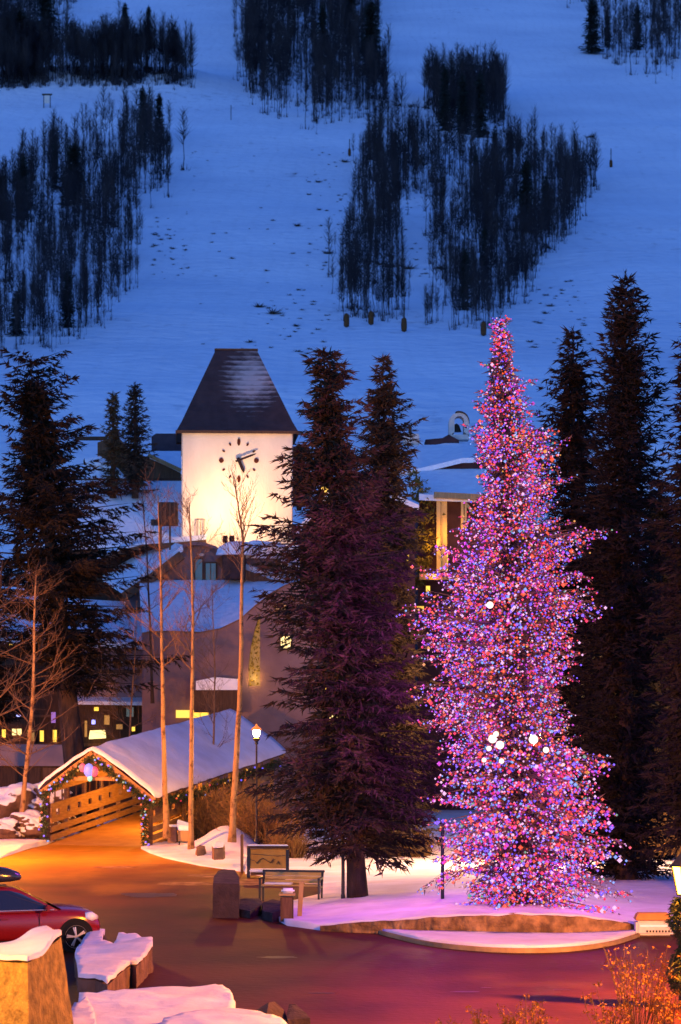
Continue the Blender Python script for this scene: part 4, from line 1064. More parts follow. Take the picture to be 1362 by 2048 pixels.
def left_shops():
    d = 117.0
    root = empty('shop_building', P(100, 1634, d), 'dark timber shop front with warm lit windows behind the left spruce', 'building')
    m = MB(); m.prism(poly_px([(-420, 1634), (-420, 1270), (284, 1290), (284, 1634)], d), d, d + 8); m.build('wall', M['dark_wood'], root)
    m = MB(); m.strip([P(-420, 1268, d - .5), P(-60, 1272, d - .5), P(284, 1286, d - .5)], [P(-420, 1180, d + 7), P(-60, 1185, d + 7), P(284, 1205, d + 7)], .3); m.build('roof_snow', M['snow'], root)
    m = MB(); m.prism(poly_px([(155, 1402), (155, 1292), (290, 1292), (290, 1402)], d - .2), d - .22, d - .003); m.build('stucco_panel', mat('violet_stucco', (.26, .19, .21), (.19, .13, .15), .8), root)
    m = MB(); e = d - .22
    m.box(((P(155, 0, e).x + P(288, 0, e).x) / 2, e - .35, P(0, 1343, e).z), (133 * e / F, .7, .16)); m.build('balcony_floor', M['dark_wood'], root)
    m = MB()
    m.bar(P(155, 1322, e - .66), P(288, 1324, e - .66), .07)
    for px in range(158, 290, 9): m.bar(P(px, 1341, e - .66), P(px, 1324, e - .66), .04)
    m.build('balcony_railing', M['dark_wood'], root)
    m = MB(); m.strip([P(150, 1320, e - .74), P(290, 1322, e - .74)], [P(150, 1319, e - .56), P(290, 1321, e - .56)], .07); m.build('railing_snow', M['snow'], root)
    m = MB(); m.strip([P(150, 1402, e - .9), P(290, 1404, e - .9)], [P(150, 1393, e), P(290, 1395, e)], .16); m.build('canopy_snow', M['snow'], root)
    for x0, y0, x1, y1, g in [(2, 1457, 14, 1477, 'win'), (22, 1455, 46, 1473, 'win_pale'), (78, 1459, 90, 1485, 'win'), (104, 1458, 116, 1486, 'win'), (121, 1460, 136, 1486, 'win_dim'), (230, 1446, 248, 1461, 'win_dim'), (262, 1452, 272, 1464, 'win'), (206, 1428, 222, 1452, 'win_dim'), (168, 1440, 176, 1475, 'win_dim'), (250, 1412, 270, 1436, 'dark_glass'), (178, 1298, 196, 1318, 'dark_glass'), (232, 1298, 250, 1318, 'win_dim'),
                              (68, 1297, 90, 1312, 'win'), (105, 1290, 116, 1313, 'win'), (98, 1316, 114, 1328, 'win_dim'), (16, 1284, 28, 1294, 'win'), (52, 1457, 72, 1485, 'win_dim'), (140, 1458, 152, 1486, 'dark_glass'), (186, 1412, 200, 1424, 'win'), (-40, 1457, -15, 1480, 'win')]:
        window(root, x0, y0, x1, y1, d, g, mull=0 if x1 - x0 < 20 else 1)
    m = MB(); m.bar(P(-420, 1490, d - .2), P(284, 1490, d - .2), .14); m.bar(P(60, 1432, d - .2), P(150, 1432, d - .2), .12); m.build('sill_beam', M['brown_wood'], root)
    m = MB(); A = [P(178, 1474, d - 1.1), P(212, 1472, d - 1.1)]; B = [P(180, 1461, d - .02), P(210, 1460, d - .02)]; m.strip(A, B, .1); m.build('lit_awning', M['win_pale'], root)
    m = MB(); m.box(P(187, 1444, d - .3), (.16, .16, .2)); m.build('blue_lamp', emit('blue_glow', (.25, .28, 1), 1.2), root)
    m = MB(); m.box(P(107, 1435, d - .3), (.2, .1, .5)); m.box(P(131, 1433, d - .3), (.45, .1, .12)); m.build('violet_sign', emit('violet_glow', (.25, .10, .6), .35), root)
    m = MB(); m.box(P(37, 1431, d - .5), (.2, .1, .12)); m.build('blue_sign', emit('blue_sign_glow', (.4, .4, 1), .8), root)
    # parapet terrace wall in front, garage doors below
    d = 112.5
    r2 = empty('terrace_wall', P(40, 1645, d), 'plain violet-grey terrace wall over dark garage doors at the far left', 'wall')
    m = MB(); m.prism(poly_px([(-420, 1532), (-420, 1484), (142, 1490), (142, 1532)], d), d, d + .5); m.build('parapet', mat('parapet_stucco', (.30, .22, .23), (.24, .17, .18), .9, .9), r2)
    m = MB(); m.prism(poly_px([(-420, 1645), (-420, 1532.5), (142, 1532.5), (142, 1645)], d + .2), d + .2, d + .7); m.build('base', M['dark_wood'], r2)
    for x0, x1 in ((-30, 34), (50, 81), (86, 138)):
        m = MB(); m.prism(poly_px([(x0, 1600), (x0, 1536), (x1, 1536), (x1, 1600)], d + .12), d + .12, d + .197); dr = m.build('garage_door', M['brown_wood'] if x0 == 86 else M['dark_wood'], r2)
left_shops()

def right_lodge():
    d = 124.0
    root = empty('timber_lodge', P(890, 1620, d), 'lodge with lamplit timber columns and stacked snow roofs, left of the lit tree', 'building')
    m = MB(); m.prism(poly_px([(836, 1620), (836, 980), (1040, 985), (1040, 1620)], d + .6), d + .6, d + 8); m.build('wall', M['plum_wall'], root)
    # lower snow roof and its fascia
    m = MB(); m.strip([P(838, 938 + 50, d - .6), P(880, 990, d - .6), P(1040, 995, d - .6)], [P(836, 940, d + 4), P(880, 938, d + 4), P(1040, 937, d + 4)], .3); m.build('roof_snow', M['snow'], root)
    m = MB(); m.bar(P(868, 990, d - .75), P(1040, 999, d - .75), .28, .3); m.build('fascia', M['tan_timber'], root)
    m = MB(); m.prism(poly_px([(838, 937), (925, 917), (1040, 917), (1040, 939)], d + 4.2), d + 4.2, d + 5); m.build('clerestory', M['plum_wall'], root)
    m = MB(); m.strip([P(800, 944, d + 3.8), P(842, 936, d + 3.8), P(925, 916, d + 3.8), P(1040, 914, d + 3.8)], [P(800, 893, d + 9), P(842, 890, d + 9), P(925, 888, d + 9), P(1040, 886, d + 9)], .25); m.build('upper_roof_snow', M['snow'], root)
    for x0, x1, y0, y1 in ((873, 881, 996, 1145), (882, 894, 994, 1143), (922, 927, 1003, 1062), (929, 933, 1003, 1062)):
        a = P(x0, y1, d - .3); b = P(x1, y0, d - .3)
        m = MB(); m.box(((a.x + b.x) / 2, d - .3 + (.15 if x0 == 882 else 0), (a.z + b.z) / 2), (b.x - a.x, .3, b.z - a.z)); m.build('column', M['cream_column'], root)
    m = MB(); m.bar(P(931, 1006, d - .3), P(948, 1028, d - .3), .14); m.build('brace', M['cream_column'], root)
    for x0, y0, x1, y1 in ((878, 1105, 886, 1140), (889, 1098, 897, 1142), (850, 1170, 862, 1185), (832, 1210, 850, 1222)): window(root, x0, y0, x1, y1, d + .58, 'win', mull=0)
    m = MB(); m.prism(poly_px([(838, 1160), (838, 1148), (960, 1148), (960, 1160)], d - .4), d - .8, d + .58); m.build('balcony', M['tan_timber'], root)
    for px, py, e in ((862, 1085, 34), (905, 1062, 30), (868, 1150, 12)):
        ld = bpy.data.lights.new('porch_light', 'POINT'); ld.energy = e; ld.color = (1, .46, .05); ld.shadow_soft_size = .1
        lo = bpy.data.objects.new('porch_light', ld); COL.objects.link(lo); lo.parent = root; lo.location = P(px, py, d - 1.0) - root.location
    # ivy-hung corner
    iv = empty('climbing_plant', P(850, 1150, d - .2), 'lamplit yellow-green climber hanging on the lodge corner', 'plant')
    rnd = random.Random(6); m = MB()
    for i in range(1500):
        py = rnd.uniform(942, 1170); w = 8 + 16 * math.sin((py - 940) / 230 * math.pi) ** .7
        cxp = float(np.interp(py, [942, 1000, 1100, 1170], [828, 845, 850, 838]))
        if nz(cxp + py * .05, py, .05, 3) < -.1 and rnd.random() < .8: continue
        p = P(cxp + rnd.gauss(0, w * .55), py, d - .1 + rnd.uniform(-.5, .4))
        a = Vector((rnd.gauss(0, 1), rnd.gauss(0, 1), rnd.gauss(-.3, 1))).normalized() * rnd.uniform(.15, .3); b = Vector((rnd.gauss(0, 1), rnd.gauss(0, 1), rnd.gauss(0, 1))).normalized() * .14
        m.add([p, p + a, p + b], [(0, 1, 2)])
    m.build('leaves', M['ivy'], iv, fix=False)
    m = MB(); m.tube([P(846, 1160, d + .35), P(850, 1080, d + .4), P(846, 1010, d + .35), P(832, 950, d + .35)], .05, 5); m.build('stem', M['bark'], iv)
    # rooftop pieces behind: chimney, flat dormer, arched belfry
    d = 134
    c = empty('chimney', P(822, 895, d), 'pale square chimney with a thin dark flue pipe', 'chimney')
    s = d / F
    m = MB(); m.box(P(822, 882, d), (32 * s, .9, 26 * s)); m.build('stack', M['concrete'], c, bevel=.03)
    m = MB(); m.tube([P(820, 869, d), P(820, 850, d)], .09, 8); m.build('flue', M['iron'], c)
    db = empty('roof_dormer', P(885, 895, d + 1), 'low dark flat dormer on the snowy roof beside the arched belfry', 'dormer')
    m = MB(); m.prism(poly_px([(851, 893), (851, 879), (885, 876), (897, 869), (918, 880), (918, 890)], d + 1), d + 1, d + 3); m.build('wall', M['plum_wall'], db)
    m = MB(); m.strip([P(855, 893, d + .6), P(890, 887, d + .6), P(960, 889, d + .6)], [P(855, 889, d + 2), P(890, 884, d + 2), P(960, 884, d + 2)], .2); m.build('snow', M['snow'], db)
    b = empty('arched_belfry', P(918, 872, d + 2), 'pale arched belfry open at the middle, on the roof left of the lit tree', 'belfry')
    e = d + 2; s = e / F
    def ring(x0, x1, yt, yb, n=10):
        w = (x1 - x0) / 2; cx = (x0 + x1) / 2
        return [(x0, yb)] + [(cx - w * math.cos(math.pi * i / n), yt + w - w * math.sin(math.pi * i / n)) for i in range(n + 1)] + [(x1, yb)]
    o = poly_px(ring(898, 938, 825, 872), e); i_ = poly_px(ring(909, 928, 832, 864), e)
    m = MB(); m.strip([(x, e, z) for x, z in o], [(x, e, z) for x, z in i_], 0)
    m = MB(); n = len(o)
    vs_ = [(x, e, z) for x, z in o] + [(x, e, z) for x, z in i_] + [(x, e + 1.2, z) for x, z in o] + [(x, e + 1.2, z) for x, z in i_]
    fs = []
    for k in range(n - 1):
        fs += [(k, k + 1, n + k + 1, n + k), (2 * n + k + 1, 2 * n + k, 3 * n + k, 3 * n + k + 1), (k + 1, k, 2 * n + k, 2 * n + k + 1), (n + k, n + k + 1, 3 * n + k + 1, 3 * n + k)]
    fs += [(0, n, 3 * n, 2 * n), (n - 1, 3 * n - 1, 4 * n - 1, 2 * n - 1)]
    m.add(vs_, fs); m.build('arch', M['concrete'], b)
    m = MB(); m.box(P(918, 874, e + .6 * 0) + Vector((0, .6, 0)), (40 * s, 1.2, 10 * s)); m.build('base', M['concrete'], b)
    m = MB(); cp = ring(897, 939, 824, 850)[1:-1]; q = poly_px(cp, e); m.strip([(x, e - .05, z + .06) for x, z in q[4:]], [(x, e + 1.25, z + .06) for x, z in q[4:]], .1); m.build('hood', M['dark_wood'], b)
    m = MB(); m.lathe([(.28, 0), (.24, .1), (.16, .35), (.05, .45)], P(913, 864, e + .6), 10); m.build('bell', M['iron'], b)
right_lodge()

def hidden_hotel():
    d = 118.0
    root = empty('hotel_building', P(760, 1632, d), 'building behind the middle spruces, a few yellow windows showing through', 'building')
    m = MB(); m.prism(poly_px([(600, 1632), (600, 1060), (690, 950), (830, 1010), (830, 1632)], d), d, d + 6); m.build('wall', M['plum_wall'], root)
    m = MB(); m.strip([P(592, 1062, d - .4), P(690, 945, d - .4), P(838, 1010, d - .4)], [P(592, 1058, d + 6.4), P(690, 941, d + 6.4), P(838, 1005, d + 6.4)], .25); m.build('roof_snow', M['snow'], root)
    for x0, y0, x1, y1, g in [(640, 960, 668, 988, 'win'), (665, 1030, 690, 1056, 'win'), (720, 1020, 745, 1036, 'win_pale'), (648, 1372, 680, 1402, 'win'), (655, 1428, 680, 1450, 'win_pale'), (806, 1108, 820, 1124, 'win'), (706, 1300, 726, 1320, 'win_dim'), (620, 1200, 645, 1230, 'win_dim')]:
        window(root, x0, y0, x1, y1, d, g)
    d = 112
    r = empty('lodge_building', P(1320, 1645, d), 'dark lodge behind the right-hand spruces with small yellow windows', 'building')
    m = MB(); m.prism(poly_px([(1100, 1645), (1100, 1250), (1280, 1160), (1460, 1250), (1460, 1645)], d), d, d + 8); m.build('wall', M['dark_wood'], r)
    m = MB(); m.strip([P(1085, 1256, d - .5), P(1280, 1152, d - .5), P(1475, 1256, d - .5)], [P(1085, 1250, d + 8.4), P(1280, 1147, d + 8.4), P(1475, 1250, d + 8.4)], .25); m.build('roof_snow', M['snow'], r)
    for x0, y0, x1, y1 in ((1260, 1368, 1274, 1386), (1278, 1405, 1304, 1425), (1294, 1465, 1310, 1482), (1335, 1380, 1350, 1400), (1220, 1420, 1236, 1440)): window(r, x0, y0, x1, y1, d, 'win', mull=0)
hidden_hotel()
# ------------------------------------------------------------------ covered bridge
BULB_ME = {}
def bulb_mesh(k, r):
    key = (k, r)
    if key not in BULB_ME:
        v, f = ico(r, 2); me = bpy.data.meshes.new('bulb'); me.from_pydata(v, [], f); me.materials.append(BM[k]); BULB_ME[key] = me
    return BULB_ME[key]
def garland(name, label, pts, rad, seed, n_bulb, group='evergreen garlands on the covered bridge', dens=230, bcol=(0, 2, 2, 4, 4, 5, 6, 6, 7), br=.042):
    """needle rope along a polyline with coloured bulbs"""
    rng = np.random.default_rng(seed); rnd = random.Random(seed)
    pts = [Vector(p) for p in pts]; seg = [(b - a).length for a, b in zip(pts, pts[1:])]; L = sum(seg)
    root = empty(name, pts[0], label, 'garland', group)
    def at(t):
        s = t * L
        for a, b, l in zip(pts, pts[1:], seg):
            if s <= l or b is pts[-1]: return a.lerp(b, min(1, s / l))
            s -= l
    n = int(dens * L)
    c = np.array([at(t) for t in rng.uniform(0, 1, n)])
    D = rng.normal(0, 1, (n, 3)); D /= np.linalg.norm(D, axis=1)[:, None]
    S = np.cross(D, rng.normal(0, 1, (n, 3))); S /= np.linalg.norm(S, axis=1)[:, None]
    q = c + D * rad * rng.uniform(0, .6, n)[:, None]
    e = q + D * rad * .8 + np.array((0, 0, -.03))
    V = np.stack((q - S * .028, q + S * .028, e), 1).reshape(-1, 3) - np.array(pts[0])
    link_mesh('needles', np_mesh('needles', V, np.arange(3 * n).reshape(-1, 3), M['garland']), root)
    for i in range(n_bulb):
        t = (i + rnd.random()) / n_bulb
        v = Vector((rnd.gauss(0, .6), -abs(rnd.gauss(.5, .5)), rnd.gauss(0, .6)))
        b = link_mesh('bulb', bulb_mesh(rnd.choice(bcol), br), root); b.location = at(t) + v.normalized() * rad * .95 - pts[0]
    return root
def bridge():
    O = Vector((-9.33, 96, 0)); e1 = Vector((.301, .954, 0)).normalized(); e2 = Vector((e1.y, -e1.x, 0)); LEN = 14.4; SL = .085
    B = lambda s, t, z: O + e1 * s + e2 * t + Vector((0, 0, z + SL * s))
    root = empty('covered_bridge', O, 'covered wooden footbridge with thick pink-lit snow on its roof', 'bridge')
    ang = math.atan2(e1.y, e1.x)
    m = MB(); m.slab([B(-.3, -2.05, .03), B(-.3, 2.05, .03), B(LEN, 2.05, .03), B(LEN, -2.05, .03)], .35); m.build('deck', mat('bridge_deck', (.38, .19, .06), (.30, .145, .045), 1.5, .7, .3, 6), root)
    for sd in (-1, 1):
        y = 2.0 * sd
        m = MB()
        def plank(s0, s1, z0, z1, th=.07, o=0.0):
            a = [B(s0, y + o - th / 2, z0), B(s0, y + o + th / 2, z0), B(s1, y + o + th / 2, z0), B(s1, y + o - th / 2, z0)]
            t = [p + Vector((0, 0, z1 - z0)) for p in a]
            m.add(a + t, [(3, 2, 1, 0), (4, 5, 6, 7), (0, 1, 5, 4), (1, 2, 6, 5), (2, 3, 7, 6), (3, 0, 4, 7)])
        hs, hw, z0, z1 = 1.05, .30, .80, 1.55
        holes = [i * hs + .7 for i in range(int(LEN / hs) - 1)]
        plank(.1, LEN - .1, z0, z0 + .26); plank(.1, LEN - .1, z1 - .26, z1)
        prev = .1
        for h in holes + [LEN - .1 + hw / 2]:
            if h - hw / 2 - prev > .02: plank(prev, h - hw / 2, z0 + .262, z1 - .262, .066)
            prev = h + hw / 2
        plank(.1, LEN - .1, .44, .66); plank(.1, LEN - .1, .12, .34)
        m.build('side_planks', M['bridge_wood'], root)
        m = MB(); plank(.1, LEN - .1, 2.0, 2.26, .16); m.build('top_beam', M['bridge_wood'], root)
        for i in range(9):
            s = .12 + i * (LEN - .24) / 8
            m = MB(); m.bar(B(s, y + .14 * sd, 0), B(s, y + .14 * sd, 2.0), .16); m.build('post', M['bridge_wood'] if i else M['brown_wood'], root)
        for i in range(20):
            s = .5 + i * .68; m = MB(); m.bar(B(s, y, 1.56), B(s, y, 1.99), .05); m.build('baluster', M['brown_wood'], root)
    # roof: boards then snow
    RZ, EW_ = 3.72, {-1: 2.15, 1: 2.5}; EZ_ = {-1: 2.18, 1: 1.93}
    EW, EZ = EW_[1], EZ_[1]
    m = MB()
    for sd in (-1, 1):
        m.strip([B(-.45, 0, RZ), B(LEN + .4, 0, RZ)], [B(-.45, EW_[sd] * sd, EZ_[sd]), B(LEN + .4, EW_[sd] * sd, EZ_[sd])], .08)
    m.build('roof_boards', M['brown_wood'], root)
    ns, nt_ = 34, 14
    for sd in (-1, 1):
        V, T = [], []
        for i in range(ns + 1):
            s = -.55 + (LEN + 1.0) * i / ns
            for j in range(nt_ + 1):
                t = j / nt_; w = (EW_[sd] + .08) * t
                z = RZ + (EZ_[sd] - RZ) * t + .09 + .14 * math.sin(min(1, (1 - t) * 5 + .25) * math.pi / 2) + .04 * nz(s * .5, t * 3 * sd, 1) + .04 * nz(s * 1.6, t * 7, 1, sd)
                z -= .09 * (1 - t) ** 8
                if 1 <= i <= 2: z -= .06
                V.append(tuple(B(s, w * sd, z)))
        wv = nt_ + 1
        for i in range(ns):
            for j in range(nt_): T.append((i * wv + j, i * wv + j + 1, (i + 1) * wv + j + 1, (i + 1) * wv + j))
        m = MB(); m.v = V; m.f = [list(f) for f in T]
        b0 = len(m.v); bd = [i * wv + nt_ for i in range(ns + 1)]
        for side in ([j for j in range(wv)], [i * wv + nt_ for i in range(ns + 1)], [ns * wv + j for j in range(wv)]):
            b0 = len(m.v)
            for k in side: v = m.v[k]; m.v.append((v[0], v[1], v[2] - .14))
            for k in range(len(side) - 1): m.f.append([side[k], side[k + 1], b0 + k + 1, b0 + k])
        m.mi = [0] * len(m.f); m.build('roof_snow', M['lamp_tinted_snow'], root, smooth=True)
    for s in (-.42, LEN + .38):
        for sd in (-1, 1):
            m = MB(); m.bar(B(s, 0, RZ - .16), B(s, EW_[sd] * sd, EZ_[sd] - .16), .08, .26); m.build('rake_board', M['bridge_wood'], root)
    m = MB(); m.bar(B(-.3, -1.5, 2.6), B(-.3, 1.5, 2.6), .14, .16); m.bar(B(-.3, 0, 2.6), B(-.3, 0, RZ - .2), .12); m.build('truss', M['bridge_wood'], root)
    # lamp hung inside, off the right slope
    lp = empty('bridge_lamp', B(4.5, 1.3, 2.35), 'warm lamp hanging under the bridge roof beside its right side', 'lamp')
    v, f = ico(.11, 2); me = bpy.data.meshes.new('globe'); me.from_pydata(v, [], f); me.materials.append(M['lantern']); g = link_mesh('globe', me, lp)
    m = MB(); m.tube([B(4.5, 1.3, 2.45), B(4.5, 1.3, 2.85)], .015, 5); m.build('rod', M['iron'], lp)
    ld = bpy.data.lights.new('lamp_light', 'POINT'); ld.energy = 420; ld.color = (1, .42, .07); ld.shadow_soft_size = .1
    lo = bpy.data.objects.new('lamp_light', ld); COL.objects.link(lo); lo.parent = lp; lo.location = (-.3, -.25, -.15)
    # garlands and gable ornament
    f0 = -.52
    garland('garland', 'garland with coloured bulbs along the left rake of the bridge gable', [B(f0, 0, RZ - .28), B(f0, -2.1, 2.18 - .26)], .22, 1, 26)
    garland('garland', 'garland with coloured bulbs along the right rake of the bridge gable', [B(f0, 0, RZ - .28), B(f0, EW, EZ - .28)], .20, 2, 26)
    garland('garland', 'garland wound down the left entrance post of the bridge', [B(-.35, -2.1, 1.75), B(-.35, -2.1, .1)], .20, 3, 16)
    garland('garland', 'garland wound down the right entrance post of the bridge', [B(-.35, 2.1, 1.8), B(-.35, 2.1, .0)], .20, 4, 20)
    garland('garland', 'long garland hanging below the right eaves of the bridge', [B(.2, EW + .05, EZ - .25)] + [B(s, EW + .05, EZ - .3 - .12 * (k % 2)) for k, s in enumerate((2, 4, 6, 8, 10, 12, 14))], .22, 5, 30)
    o = empty('gable_ornament', B(-.62, -.1, 2.95), 'blue and red glowing ornament hanging in the peak of the bridge gable', 'ornament')
    for nm, c, r, dx, dz in (('blue_light', (.22, .24, 1), .20, 0, 0), ('red_light', (1, .03, .14), .15, .22, -.05), ('red_light', (1, .05, .12), .13, -.24, .10), ('green_light', (.2, .85, .55), .10, .04, -.30)):
        v, f = ico(r, 2); me = bpy.data.meshes.new(nm); me.from_pydata([(a, b, c_ * 1.35) for a, b, c_ in v], [], f); me.materials.append(emit(nm + '_glow', c, .55)); q = link_mesh(nm, me, o); q.location = (dx, 0, dz)
    m = MB(); m.tube([B(-.62, -.1, 3.2), B(-.5, -.05, 3.5)], .012, 5); m.build('wire', M['iron'], o)
bridge()

# ------------------------------------------------------------------ street lamps
M['lamp_hood'] = emit('lamp_hood', (1, .20, .01), .5, (.3, .15, .05))
def street_lamp(base, h, label, globe_r=.17, mt='lamp', energy=None, col=(1, .5, .14)):
    root = empty('street_lamp', base, label, 'street lamp', 'street lamps')
    m = MB(); m.lathe([(.14, -.2), (.14, .35), (.09, .45), (.045, .6), (.032, h - .45), (.07, h - .4), (.05, h - .32)], base, 12); m.build('post', M['black_metal'], root, smooth=True)
    m = MB(); m.lathe([(.07, h - .32), (.12, h - .26), (.14, h - .2)], base, 12); m.build('collar', M['iron'], root)
    v, f = ico(globe_r, 3); me = bpy.data.meshes.new('globe'); me.from_pydata([(a, b, c * 1.15 + h) for a, b, c in v], [], f); me.materials.append(M[mt]); link_mesh('globe', me, root)
    m = MB(); m.lathe([(globe_r * 1.5, h + globe_r * .75), (globe_r * 1.2, h + globe_r * 1.25), (.05, h + globe_r * 1.9), (.02, h + globe_r * 2.4)], base, 14); m.build('hood', M['lamp_hood'], root)
    if energy:
        ld = bpy.data.lights.new('lamp_light', 'POINT'); ld.energy = energy; ld.color = col; ld.shadow_soft_size = .2
        lo = bpy.data.objects.new('lamp_light', ld); COL.objects.link(lo); lo.parent = root; lo.location = (0, 0, h - globe_r * 1.6 - .2)
    return root
p = P(513, 1702, 92.6); p.z = .05
street_lamp(p, 4.33, 'glowing street lamp between the tall birch and the ragged spruce, above the bridge roof', .135)
street_lamp(Vector((-14.6, 86, 0)), 4.8, 'street lamp by the path left of the bridge, outside the view', .17, 'lamp', 9000, (1, .29, .02))
street_lamp(Vector((-10.8, 73, 0)), 4.6, 'added unseen street lamp left of the road near the red car, brightening the information board', .17, 'lamp', 1100, (1, .32, .03))  # lamp added out of view to brighten the information board
street_lamp(Vector((-7.5, 36.9, .3)), 3.1, 'street lamp left of the snow-capped stone pillar, outside the view', .15, 'lamp', 620, (1, .36, .03))
street_lamp(Vector((9.5, 45.3, 0)), 6.2, 'street lamp right of the garlanded lantern post, outside the view', .17, 'lamp', 15000, (1, .31, .02))
street_lamp(Vector((6.4, 82, 0)), 4.36, 'street lamp standing behind the lit tree, shining through its branches', .2, 'lamp', 3600, (1, .60, .30))

# ------------------------------------------------------------------ blocks, boulders, snow mounds
def idw(pts):
    def f(x, y):
        a = b = 0.0
        for px, py, pz in pts:
            w = 1 / ((px - x) ** 2 + (py - y) ** 2 + .02) ** 1.5; a += w * pz; b += w
        return a / b
    return f
def block(name, label, cat, px_out, rock, snow=.09, flare=.08, rough=.07, zb=-.1, dome=.0, group=None, sp=.16, snow_mat='lamp_tinted_snow', bump=.03, over=.04):
    """px_out: outline of the top as (photo x, photo y, height) -> rock sides and a snow cap"""
    top = []
    for a, b, z in px_out:
        q = G(a, b, z); top.append(Vector((q.x, q.y, z)))
    area = sum(a.x * b.y - b.x * a.y for a, b in zip(top, top[1:] + top[:1]))
    if area < 0: top.reverse()
    c = sum(top, Vector()) / len(top)
    root = empty(name, (c.x, c.y, max(zb, 0)), label, cat, group)
    fine = []
    for a, b in zip(top, top[1:] + top[:1]):
        k = max(2, int((b - a).length / .14))
        for j in range(k): fine.append(a.lerp(b, j / k))
    n = len(fine); rows = 7; m = MB()
    for r in range(rows + 1):
        t = r / rows
        for i, p in enumerate(fine):
            out = Vector((p.x - c.x, p.y - c.y, 0)); L = out.length; out.normalize()
            z = p.z + (zb - p.z) * t - (.05 if snow and r == 0 else 0)
            k = flare * t * (p.z - zb) + rough * (nz(p.x * 2.2, p.y * 2.2, 1, z * 2.2) + .5 * nz(p.x * 6, p.y * 6, 1, z * 6)) * (0.4 + min(1, t * 3) * .6)
            m.v.append((p.x + out.x * k, p.y + out.y * k, z))
    for r in range(rows):
        for i in range(n):
            j = (i + 1) % n; m.f.append([r * n + j, r * n + i, (r + 1) * n + i, (r + 1) * n + j])
    m.v.append((c.x, c.y, idw([tuple(p) for p in top])(c.x, c.y) - (.06 if snow else -.04)))
    m.f += [[i, (i + 1) % n, len(m.v) - 1] for i in range(n)]; m.mi = [0] * len(m.f)
    rk = m.build('rock', M[rock], root, smooth=True); rk.data.set_sharp_from_angle(angle=R(38))
    if snow:
        zf = idw([tuple(p) for p in top])
        rad = max((Vector((p.x - c.x, p.y - c.y))).length for p in top)
        out = [(c.x + (p.x - c.x) * (1 + over / max(.2, rad)), c.y + (p.y - c.y) * (1 + over / max(.2, rad))) for p in top]
        def z(x, y):
            return zf(x, y) + snow + dome * max(0, 1 - ((x - c.x) ** 2 + (y - c.y) ** 2) / rad ** 2) + bump * nz(x, y, 1.6, 3) + bump * .5 * nz(x, y, 4.5, 5)
        sheet('snow_cap', out, z, sp, M[snow_mat], skirt=snow + .01, kind=None, parent=root)
    return root
block('stone_pillar', 'big snow-capped stone block in the lower left corner, lit orange on its left face', 'stone pillar',
      [(55, 1921, 1.88), (122, 1868, 2.08), (92, 1859, 2.056), (0, 1893, 1.86), (-70, 1890, 1.75), (-80, 1906, 1.70), (0, 1918, 1.83)], 'stone', snow=.06, flare=.13, rough=.05, sp=.1, bump=.012, over=.02)
block('boulder', 'small snowy boulder with rusty spots at the foot of the big stone block', 'boulder', [(130, 2040, .55), (150, 2012, .6), (172, 2000, .62), (184, 2018, .55), (192, 2050, .5), (180, 2090, .4), (130, 2090, .4)], 'red_stone', snow=.05, sp=.1, bump=.04)
block('boulder', 'large flat snow-topped boulder in front of the red car', 'boulder', [(157, 1953, .42), (190, 1955, .43), (215, 1966, .42), (240, 1942, .47), (262, 1926, .5), (273, 1928, .5), (305, 1892, .55), (305, 1881, .5), (270, 1872, .46), (238, 1872, .4), (227, 1892, .36), (205, 1888, .3), (210, 1864, .25),
      (188, 1864, .25), (160, 1895, .3), (150, 1912, .36)], 'red_stone', snow=.07, rough=.10, flare=-.04, bump=.045)
block('boulder', 'long snow-heaped boulder along the bottom edge of the view', 'boulder', [(160, 2006, .36), (230, 1996, .4), (300, 1992, .42), (380, 1988, .43), (430, 1987, .42), (458, 1998, .4), (470, 2020, .36), (462, 2034, .3), (470, 2100, .3), (150, 2110, .3)], 'red_stone', snow=.12, rough=.08, dome=.04, bump=.07)
block('boulder', 'snow-heaped boulder lowest at the bottom edge, in front of the long one', 'boulder', [(330, 2050, .45), (395, 2040, .46), (450, 2036, .46), (505, 2038, .45), (545, 2050, .4), (590, 2072, .35), (560, 2110, .3), (310, 2115, .3)], 'red_stone', snow=.12, rough=.08, dome=.05, bump=.06)
block('boulder', 'dark pointed bare boulder at the bottom edge right of the snow heaps', 'boulder', [(490, 2040, .18), (515, 2018, .32), (536, 2005, .5), (548, 2003, .5), (568, 2020, .35), (575, 2045, .2), (530, 2050, .25)], 'dark_stone', snow=0, flare=.5, rough=.05)
block('boulder', 'dark bare boulder with a squared lit front, beside the pointed one', 'boulder', [(573, 2030, .32), (578, 2008, .42), (590, 2008, .42), (612, 2026, .34), (620, 2036, .3), (575, 2040, .3)], 'dark_stone', snow=0, flare=.12, rough=.03)
